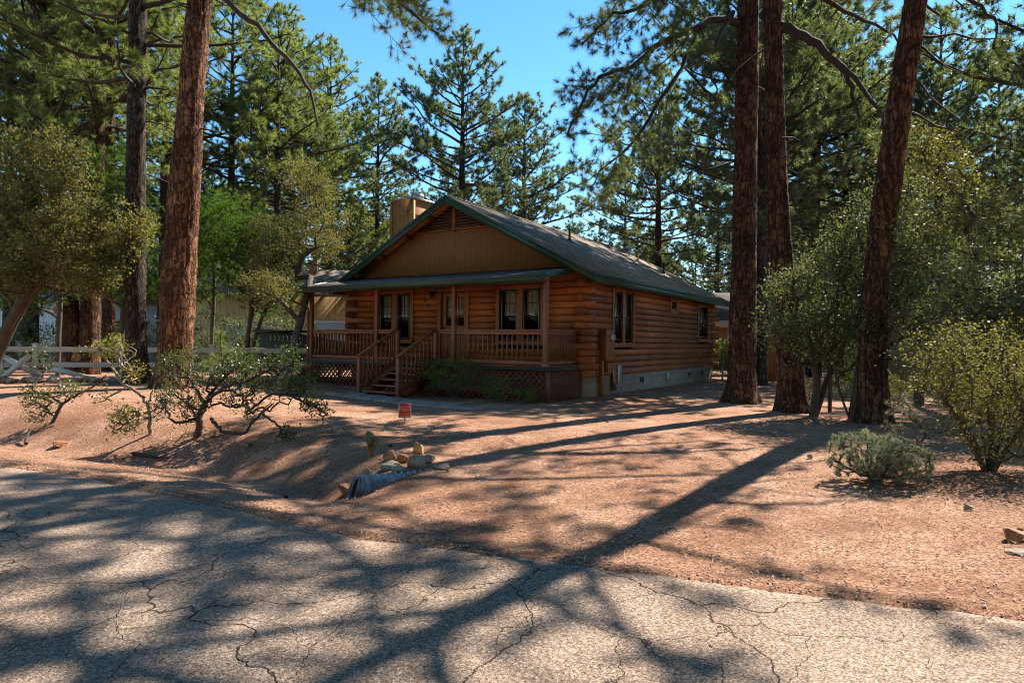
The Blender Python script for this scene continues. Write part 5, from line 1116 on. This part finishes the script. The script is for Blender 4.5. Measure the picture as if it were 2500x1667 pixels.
def rk(px, py, wpx, hpx, mat, label, seed, dy=0, **kw):
    q = G(px, py); k = q[1] / F; q[1] += dy; return rock('rock', label, q, (wpx * k / 2 * 1.2, wpx * k / 2 * .95, hpx * k / 2 * 1.15), seed, mat, **kw)
rk(847, 1207, 40, 36, 'rockred', 'blocky rust coloured stone beside the mouth of the corrugated pipe', 1)
rk(892, 1165, 28, 26, 'rockgreen', 'lichen spotted stone above the pipe mouth', 2)
rk(948, 1146, 50, 26, 'rockgreen', 'flat greenish stone at the front of the pile over the pipe', 3)
rk(955, 1122, 36, 28, 'rockred', 'rust stone at the back left of the pile over the pipe', 4)
rk(985, 1128, 28, 24, 'rockred', 'small jagged rust stone in the middle of the pile', 5)
rk(1018, 1138, 52, 36, 'rock', 'largest grey boulder of the pile over the pipe', 6)
rk(1022, 1112, 34, 36, 'rockgold', 'golden yellow stone topmost at the back of the pile', 27, sink=.12)
rk(1048, 1128, 30, 22, 'rock', 'brown stone right of the grey boulder', 8)
rk(975, 1152, 34, 20, 'rock', 'low brown stone in front of the grey boulder', 9)
rk(1080, 1142, 40, 14, 'rock', 'flat pale stone at the right end of the pile', 10)
rk(1092, 1150, 14, 14, 'rockred', 'tiny rust stone at the right end of the pile', 11)
rk(148, 1090, 40, 20, 'rockred', 'rust stone on the sunlit bank at the left', 12)
rk(2478, 1318, 62, 40, 'rockred', 'rust stone at the right edge by the road', 13)
rk(2490, 1352, 60, 12, 'rock', 'flat grey stone in front of the rust stone at the right edge', 14)
rk(2363, 1243, 22, 16, 'rock', 'small dark stone on the gravel at the right', 15)
rk(1976, 1118, 14, 12, 'rock', 'small stone in the shadow left of the silver bush', 16)
rk(1580, 966, 8, 6, 'rock', 'pebble near the side wall of the cabin', 17); rk(1484, 1031, 8, 7, 'rock', 'pebble on the gravel in front of the meter', 18)
rs = np.random.RandomState(9)
for i in range(34):
    x = -15.2 + i * 0.27 + rs.uniform(-.06, .06); y = 18.2 + FS * (x + 14.2) * .8 + rs.uniform(-.15, .2) + (0.32 if i % 2 else 0)
    s = rs.uniform(.14, .24); rock('border_rock', 'rounded fieldstone in the stone border below the white fence', (x, y, gzf(x, y)), (s, s * .8, s * .62), 100 + i, ['rock', 'rockgreen', 'rock'][i % 3], rz=rs.uniform(0, 3), group='stones of the border below the fence', sub=3, cuts=6)
rs = np.random.RandomState(19)
for i in range(9):
    q = G(rs.uniform(690, 760), rs.uniform(905, 925)); s = rs.uniform(.08, .16); rock('border_rock', 'rounded fieldstone near the left porch post', q, (s, s, s * .7), 200 + i, 'rock', rz=rs.uniform(0, 3), group='stones near the left porch post', sub=3, cuts=6)
# fallen sticks and bark on the bank
for i, (a, b_) in enumerate([((325, 1112), (412, 1122)), ((62, 1088), (72, 1068)), ((905, 1000 + 30), (930, 1036))][:2]):
    pa, pb = G(*a), G(*b_); m = MB(); n = 7; q = np.array([pa + (pb - pa) * t for t in np.linspace(0, 1, n)]) + np.random.default_rng(i).normal(0, .012, (n, 3)); q[:, 2] += .03
    if i: q[:, 2] += np.linspace(0, .12, n)
    o = m.tube(q - q[0], np.linspace(.032, .015, n), 7); o = m.build('fallen_branch', M['branch'], smooth=True); o.location = q[0]; tag(o, ['dark fallen branch lying in the shade on the bank', 'short upright stick on the sunlit bank at the left'][i], 'branch')
# ---------------------------------------------------------------- culvert pipe
def culvert():
    a = np.array([-1.80, 7.62]); b_ = np.array([-1.0, 7.98]); d2 = b_ - a; L = np.linalg.norm(d2); d2 /= L; nx = np.array([-d2[1], d2[0]])
    n = 150; k = 40; s = np.linspace(-0.06, L * 1.1, n); R = .19 + .013 * np.sin(s * 2 * PI / .075); zc = -0.285; th = np.linspace(0, 2 * PI, k, endpoint=False); V = []; 
    for rr in (R, R - .012):
        for i in range(n):
            for t in th:
                # mitred mouth: the foot of the pipe reaches further out than its crown
                si = s[i] - (0.07 * (1 - i / 18.0) * math.sin(t) * -1 if i < 18 else 0)
                c = a + d2 * si + nx * rr[i] * math.cos(t); V.append((c[0] - a[0], c[1] - a[1], zc + rr[i] * math.sin(t)))
    m = MB(); Q = []
    for sh, fl in ((0, 1), (n * k, -1)):
        for i in range(n - 1):
            for j in range(k):
                j2 = (j + 1) % k; q = [sh + i * k + j, sh + i * k + j2, sh + (i + 1) * k + j2, sh + (i + 1) * k + j]; Q.append(q[::fl])
    for j in range(k): j2 = (j + 1) % k; Q.append([j, n * k + j, n * k + j2, j2])
    m.add(V, Q); o = m.build('culvert_pipe', basic_cul, smooth=True); o.location = (a[0], a[1], 0); tag(o, 'bluish corrugated metal drain pipe half buried under the stones', 'drain pipe')
basic_cul = basic('galvanised culvert', (0.29, 0.295, 0.31), 0.6, 0.45, scale=8, metal=0.25, bump=0.4)
culvert()
# ---------------------------------------------------------------- yard sign
q = G(988, 1034); k = q[1] / F; s = empty('yard_sign', Vector(q), 0, 'small red security sign on a short stake in front of the porch', 'sign')
m = MB(); w2 = 31 * k / 2; z0 = 14 * k; z1 = 51 * k; m.box(-w2, w2, -.006, .006, z0, z1); m.build('sign_board', M['metal'], s, bevel=.004)
red = basic('red sign face', (0.75, 0.03, 0.015), 0.4, 0.05); cr_ = basic('faded lettering', (0.75, 0.45, 0.40), 0.6, 0.05)
boxo('sign_face', red, s, -w2 * .84, w2 * .84, -.012, -.0065, z0 + 6 * k, z1 - 1.2 * k)
for t, sz, z in (('Protected By', .038, .74), ('SERP', .06, .52), ('Medical Alarm', .038, .27)): text_mesh(t, sz, cr_, 'lettering', s, (0, -.0135, z0 + (z1 - z0) * z), (PI / 2, 0, 0), .001)
m = MB(); m.box(-.012, .012, -.006, .006, -.2, z0); m.build('stake', M['metal'], s)
# solar/path light stubs beside the steps
X, Y = H(-4.9, -3.45)
# ---------------------------------------------------------------- paving slabs
i = 0
for row, (y0, dep) in enumerate(((-4.36, .42), (-3.92, .42))):
    for c in range(8 if row == 0 else 6):
        x = -5.35 + c * .62 + (0 if row == 0 else .3) + rs.uniform(-.012, .012); X, Y = H(x + .3, y0 + dep / 2)
        m = MB(); m.box(-.3, .3, -dep / 2 + .006, dep / 2 - .006, -.05, .045); o = m.build('paving_slab', M['paver'], bevel=.008); o.location = (X, Y, gzf(X, Y) + rs.uniform(-.008, .008)); o.rotation_euler = (rs.uniform(-.015, .015), rs.uniform(-.015, .015), math.radians(-33.12) + rs.uniform(-.02, .02)); tag(o, 'flat worn concrete slab in the path before the porch', 'paving slab', 'slabs of the path before the porch')
for c in range(3):
    X, Y = H(-4.95 + c * .62, -3.52); m = MB(); m.box(-.3, .3, -.18, .18, -.05, .03); o = m.build('paving_slab', M['paver'], bevel=.008); o.location = (X, Y, gzf(X, Y)); o.rotation_euler = (0, 0, math.radians(-33.12)); tag(o, 'narrow concrete slab at the foot of the porch steps', 'paving slab', 'slabs at the foot of the porch steps')
# ---------------------------------------------------------------- white ranch fence
def fpt(px):
    k_ = (px - 1250) / F; Y = (FY0 - FS * FX0) / (1 - FS * k_); return k_ * Y, Y
fa = math.atan(FS); p0 = fpt(87); FY = 19.2
fen = empty('ranch_fence', (p0[0], p0[1], 0.17), fa, 'white vinyl two rail ranch fence across the left yard', 'fence'); zt = 1.02
xs = [math.copysign(math.hypot(fpt(px)[0] - p0[0], fpt(px)[1] - p0[1]), px - 87) if px != 87 else 0 for px in (-110, 87, 302, 518, 690, 830)]
for x in xs:
    m = MB(); m.box(x - .065, x + .065, -.065, .065, -.35, zt + .06); p_ = m.build('fence_post', M['vinyl'], fen, bevel=.008)
    m = MB(); m.box(x - .085, x + .085, -.085, .085, zt + .06, zt + .085); m.box(x - .05, x + .05, -.05, .05, zt + .085, zt + .11); m.build('post_cap', M['vinyl'], p_, bevel=.006)
for a, b_ in zip(xs[:-1] , xs[1:]):
    for z0, z1 in ((zt - .16, zt - .005), (zt - .62, zt - .47)): boxo('fence_rail', M['vinyl'], fen, a + .066, b_ - .066, -.022, .022, z0, z1, bevel=.005)
# leaning white gate leaf and boards stacked at the fence
g = empty('fence_gate', (fpt(40)[0], fpt(40)[1] - .3, 0.17), fa, 'white gate leaf with a diagonal brace at the left edge by the fence', 'gate'); 
for xx in (-.18, ): boxo('gate_post', M['vinyl'], g, xx - .06, xx + .06, -.06, .06, -.2, .95)
m = MB(); m.bar((-.2, -.03, .78), (.85, -.03, .12), .03, .15, up=(0, 0, 1)); m.bar((-.1, -.065, .12), (.55, -.065, .78), .03, .15, up=(0, 0, 1)); m.build('gate_brace', M['vinyl'], g)
p_ = P(130, 905, FY + .9); m = MB(); m.bar((0, 0, .35), (1.25, 0, .02), .03, .16); o = m.build('loose_board', M['vinyl']); o.location = (p_[0], FY + .85, .17); tag(o, 'loose white board propped behind the lower fence rail', 'board')
# figurine and small board on a post
q = P(187, 881, 20.1); e = empty('garden_figurine', Vector(q), 0, 'small tan stone animal figurine sitting behind the fence rail', 'figurine')
def blob(parts, name, mat, par):
    m = MB(); 
    for (c, r) in parts:
        u = np.linspace(-1, 1, 9); m.tube([np.array(c) + np.array([0, 0, t * r[2]]) for t in u], [max(.004, r[0] * math.sqrt(max(0, 1 - t * t))) for t in u], 12)
    return m.build(name, M[mat], par, smooth=True)
blob([((0, 0, .12), (.12, .1, .14))], 'body', 'rockgold', e); hd = blob([((-.02, -.03, .30), (.085, .08, .09))], 'head', 'rockgold', e); blob([((-.075, -.03, .38), (.028, .02, .035))], 'ear', 'rockgold', hd); blob([((.045, -.03, .38), (.028, .02, .035))], 'ear', 'rockgold', hd); blob([((-.06, -.08, .05), (.05, .05, .06))], 'paw', 'rockgold', e)
zb = -1.0
m = MB(); m.tube([(0, 0, -.9), (0, 0, .55)], .03, 8); e = empty('post_box', Vector(P(147, 810, 24)), 0, 'brown box on a thin post behind the fence at the left', 'box on post'); m.build('post', M['black'], e); m = MB(); m.box(-.2, .2, -.1, .1, .55, .82); m.build('box', M['trim'], e, bevel=.02); m = MB(); m.prism([(-.24, .82), (.24, .82), (.14, .93), (-.14, .93)], 'y', -.13, .13); m.build('lid', M['trim'], e)
# ---------------------------------------------------------------- dark covered trailer behind the fence
tp = P(606, 900, 22.2); tr = empty('utility_trailer', (tp[0], 22.2, .1), 0, 'dark covered utility trailer with pale hoops along its side behind the fence', 'trailer')
m = MB(); m.prism([(0.35, .45), (3.2, .45), (3.2, 1.25), (2.2, 1.5), (.9, 1.62), (.35, 1.62)], 'y', 0, 1.6); body = m.build('body', M['deckgreen'], tr, bevel=.03)
boxo('lid', M['black'], tr, .15, 1.9, -.06, 1.66, 1.625, 1.70)
for c in range(8):
    x = .75 + c * .14; m = MB(); th = np.linspace(0, 1.2 * PI, 10); m.tube([(x + .05 * math.sin(t) , -.03 - .06 * math.sin(t), 1.48 - .07 * math.cos(t) * -1 - .05) for t in th], .011, 6); m.build('hoop', M['vinyl'], tr)
for x in (1.2, 2.1):
    m = MB(); m.tube([(x, .0, .3), (x, .18, .3)], .3, 20); w1 = m.build('wheel', M['black'], tr); m = MB(); m.tube([(x, -.012, .3), (x, -.002, .3)], .15, 14); m.build('rim', M['metal'], w1)
m = MB(); m.bar((.35, .8, .4), (-.7, .8, .4), .08, .08); m.build('drawbar', M['black'], tr)
# ---------------------------------------------------------------- neighbouring buildings
e = empty('cream_garage', (-15.2, 30.5, 0), 0, 'long low cream garage building behind the junipers at the left', 'garage')
m = MB(); m.box(0, 9.4, 0, 6, -.2, 3.5); m.build('wall', M['creamsid'], e)
for a, b_ in ((1.75, 4.35), (5.95, 8.3)):
    dr = boxo('garage_door', M['whitesid'], e, a, b_, -.05, -.005, -.1, 2.25)
    m = MB(); 
    for k_ in range(1, 4): m.box(a + .02, b_ - .02, -.056, -.05, .53 * k_, .53 * k_ + .02)
    m.build('door_panel', M['rock'], dr)
    m = MB(); m.box(a - .12, a, -.07, -.002, -.1, 2.37); m.box(b_, b_ + .12, -.07, -.002, -.1, 2.37); m.box(a, b_, -.07, -.002, 2.26, 2.37); m.build('door_trim', M['vinyl'], e)
m = MB(); m.prism([(-.6, 3.45), (3.0, 4.9), (6.6, 3.45), (6.6, 3.6), (3.0, 5.06), (-.6, 3.6)], 'x', -.5, 9.9); m.build('roof', M['shinglex'], e)
m = MB(); m.prism([(0, 3.5), (6, 3.5), (3.0, 4.85)], 'x', 0.02, 9.38); m.build('gable', M['cream'], e)
boxo('vent', M['rockred'], e, 4.9, 5.3, 2.3, 2.7, 4.6, 5.5)
e = empty('white_house', (-27.5, 34, 0), 0, 'white sided house half hidden behind the oak at the far left', 'house')
m = MB(); m.box(0, 11.5, 0, 7, -.2, 3.3); m.build('wall', M['whitegroove'], e)
for a in (1.5, 3.6, 6.2, 7.6, 9.6):
    f = MB(); f.box(a, a + .95, -.06, -.002, 1.15, 2.4); fr = f.build('window', M['vinyl'], e); f = MB(); f.box(a + .07, a + .45, -.066, -.06, 1.22, 2.33); f.box(a + .5, a + .88, -.066, -.06, 1.22, 2.33); f.build('pane', M['window'], fr)
m = MB(); m.prism([(-.6, 3.25), (3.5, 4.9), (7.6, 3.25), (7.6, 3.4), (3.5, 5.06), (-.6, 3.4)], 'x', -.5, 12.0); m.build('roof', M['shinglex'], e)
e = empty('small_white_house', (11.6, 38.5, 0), math.radians(-8), 'grey roofed house with a white eave seen between the cabin and the thickest trunk', 'house')
m = MB(); m.box(0, 8, 0, 6, -.2, 2.7); m.build('wall', M['creamsid'], e); m = MB(); m.box(-.6, 8.6, -.75, -.70, 2.45, 2.85); m.build('fascia', M['vinyl'], e); m = MB(); m.prism([(-.7, 2.8), (3, 4.6), (6.7, 2.8), (6.7, 2.92), (3, 4.74), (-.7, 2.92)], 'x', -.6, 8.6); m.build('roof', M['shinglex'], e)
m = MB(); m.box(1.0, 1.12, -.68, -.56, -.1, 2.5); m.build('post', M['vinyl'], e); f = MB(); f.box(2.0, 3.2, -.04, -.001, 1.0, 2.1); f.build('window', M['window'], e)
e = empty('brown_house', (15.0, 20.0, 0), math.radians(16), 'brown house with a hipped grey shingle roof at the right edge', 'house')
m = MB(); m.box(.7, 7, .7, 7, -.2, 2.75); m.build('wall', M['cream'], e); m = MB()
V = [(0, 0, 2.65), (7.7, 0, 2.65), (7.7, 7.7, 2.65), (0, 7.7, 2.65), (3.4, 3.85, 4.7), (4.3, 3.85, 4.7)]; m.add(V, [(0, 1, 5, 4), (2, 3, 4, 5)]); m.add(V, [(3, 0, 4), (1, 2, 5)]); m.add(V, [(3, 2, 1, 0)]); m.build('roof', M['shinglex'], e); m = MB(); m.box(0, 7.7, -.03, 0, 2.5, 2.7); m.box(-.03, 0, 0, 7.7, 2.5, 2.7); m.build('fascia', M['soffit'], e)
f = MB(); f.box(2.2, 3.4, .65, .699, 1.1, 2.2); f.build('window', M['window'], e)
# chain link gate by the cabin's rear corner
e = empty('chain_link_gate', (8.75, 27.0, 0), math.radians(-6), 'chain link gate on metal posts at the rear corner of the cabin', 'gate')
for x in (0, .22, 1.35): m = MB(); m.tube([(x, 0, -.2), (x, 0, 1.25)], .04 if x != .22 else .02, 8); m.build('gate_post', M['black'] if x else M['greywood'], e)
m = MB(); m.tube([(.22, 0, 1.15), (1.35, 0, 1.15)], .018, 6); m.tube([(.22, 0, .08), (1.35, 0, .08)], .018, 6); m.build('gate_rail', M['black'], e)
m = MB(); 
for k_ in range(24):
    for s_ in (1, -1):
        x0 = .22 + k_ * .1 - (.55 if s_ > 0 else 0) ; a = (x0, .0, .08); b_ = (x0 + s_ * 1.07, 0, 1.15)
        t0, t1 = sorted(((.22 - a[0]) / (b_[0] - a[0]), (1.35 - a[0]) / (b_[0] - a[0]))); t0, t1 = max(0, t0), min(1, t1)
        if t1 > t0: m.tube([np.array(a) + (np.array(b_) - a) * t0, np.array(a) + (np.array(b_) - a) * t1], .0025, 3, cap=False)
m.build('wire_mesh', M['metal'], e)
e = empty('board_fence', (P(1858, 900, 27)[0], 27, 0), 0, 'low reddish brown board fence behind the right pines', 'fence'); m = MB()
for k_ in range(9): m.box(k_ * .13, k_ * .13 + .12, 0, .025, -.1, 1.15 + .02 * (k_ % 2))
m.build('boards', basic('red stained boards', (.45, .11, .03), .8, .3), e); m = MB(); m.box(0, 1.17, .026, .07, .3, .4); m.box(0, 1.17, .026, .07, .85, .95); m.build('cross_rail', M['trim'], e)
# ---------------------------------------------------------------- litter: dry needles and small stones on the ground
rng = np.random.default_rng(77); m = MB(); n = 30000
x = rng.uniform(-9, 9, n); yb = rng.uniform(0, 1, n) ** 1.7 * 9.5 - .25; y = edge_y(x) + yb; cl = noise2(x, y, 1.1, 31) > rng.uniform(-.6, .5, n); x, y = x[cl], y[cl]; n = len(x); z = np.where(y < edge_y(x) + .05, -.09, gz(x, y) + .022)
a = rng.uniform(0, PI, n); L = rng.uniform(.05, .14, n); wv = rng.uniform(.0015, .0036, n); d = np.stack([np.cos(a), np.sin(a), rng.normal(0, .12, n)], 1) * L[:, None] / 2; s_ = np.stack([-np.sin(a), np.cos(a), 0 * a], 1) * wv[:, None] / 2; c = np.stack([x, y, z], 1)
V = np.stack([c - d - s_, c - d + s_, c + d + s_, c + d - s_], 1).reshape(-1, 3); m.add(V, np.arange(len(V)).reshape(-1, 4)); tag(m.build('needle_litter', M['dry']), 'dry fallen pine needles scattered over the gravel', 'needle litter', kind='stuff')
m = MB(); n = 14000; x = rng.uniform(-8, 8, n); y = edge_y(x) + .02 + rng.uniform(0, 1, n) ** 1.8 * 6.5; z = np.where(y < edge_y(x) + .05, -.098, gz(x, y) + .012); s = rng.uniform(.004, .010, n) * rng.uniform(.7, 1.4, n)
o8 = np.array([(1, 0, 0), (0, 1, 0), (-1, 0, 0), (0, -1, 0), (0, 0, .8), (0, 0, -.8)], float); R_ = rng.normal(1, .22, (n, 6, 1)); ang = rng.uniform(0, 6.28, n); ca_, sa_ = np.cos(ang)[:, None], np.sin(ang)[:, None]
O = o8[None] * R_ * s[:, None, None]; O = np.stack([O[..., 0] * ca_ - O[..., 1] * sa_, O[..., 0] * sa_ + O[..., 1] * ca_, O[..., 2]], -1); V = (np.stack([x, y, z], 1)[:, None] + O).reshape(-1, 3)
fc = np.array([(0, 1, 4), (1, 2, 4), (2, 3, 4), (3, 0, 4), (1, 0, 5), (2, 1, 5), (3, 2, 5), (0, 3, 5)]); m.add(V, (np.arange(n)[:, None, None] * 6 + fc[None]).reshape(-1, 3)); 
peb = basic('gravel pebbles', (0.52, 0.36, 0.27), 0.9, 0.55, scale=30); tag(m.build('gravel', peb), 'loose pinkish gravel stones near the road edge', 'gravel', kind='stuff')
# green grass tufts on the bank
m = MB(); n = 2600; x = rng.uniform(-9.4, -4.2, n); y = rng.uniform(15.0, 16.6, n) + .1 * x * 0; c = np.stack([x, y, gz(x, y)], 1); keep = noise2(x, y, 1.5, 44) > .0; c = c[keep]; needles_mb(m, rng, c, np.tile([0, 0, 1.0], (len(c), 1)), 3, .07, .005, .5); tag(m.build('grass', M['juniper']), 'short green grass on the bank behind the manzanita', 'grass', kind='stuff')
# pine cones
pc = basic('pine cone scales', (0.13, 0.07, 0.04), 0.9, 0.4, scale=40); rs = np.random.RandomState(33); cone = None
for i in range(7):
    x = rs.uniform(-5, 8); y = float(edge_y(x)) + rs.uniform(.3, 8)
    if cone is None:
        m = MB(); rg = np.random.default_rng(3)
        for k_ in range(90):
            t = k_ / 90; a_ = k_ * 2.4; r_ = .036 * math.sin(PI * (0.12 + .8 * t)); c_ = np.array([r_ * math.cos(a_) * .5, r_ * math.sin(a_) * .5, .085 * t]); d_ = np.array([math.cos(a_), math.sin(a_), .6]); s_ = np.array([-math.sin(a_), math.cos(a_), 0])
            tip = c_ + d_ * r_ * .75; m.add([c_ - s_ * .006, c_ + s_ * .006, tip + s_ * .008, tip - s_ * .008], [(0, 1, 2, 3)])
        m.tube([(0, 0, 0), (0, 0, .04), (0, 0, .085)], [.012, .018, .004], 6); cone = m.mesh('pine_cone', pc)
    o = bpy.data.objects.new('pine_cone', cone); sc.collection.objects.link(o); o.location = (x, y, gzf(x, y) + .02); o.scale = (.7, .7, .7); o.rotation_euler = (PI / 2 + rs.uniform(-.3, .3), 0, rs.uniform(0, 6.28)); tag(o, 'small brown pine cone lying on the gravel', 'pine cone', 'fallen pine cones on the gravel')
# far undergrowth that closes the view between the trunks
rng = np.random.default_rng(50); n = 5200; Y = rng.uniform(44, 62, n); X = rng.uniform(-.95, 1.05, n) * Y; top = 2.2 + 1.8 * noise2(X, Y, .35, 51) ; Zc = rng.uniform(0, 1, n) * np.clip(top, .8, 5)
m = MB(); leaves_mb(m, rng, np.stack([X, Y, Zc], 1), 26, 1.0, .24, .15); tag(m.build('undergrowth', M['oak']), 'distant low undergrowth behind the trunks', 'undergrowth', kind='stuff')
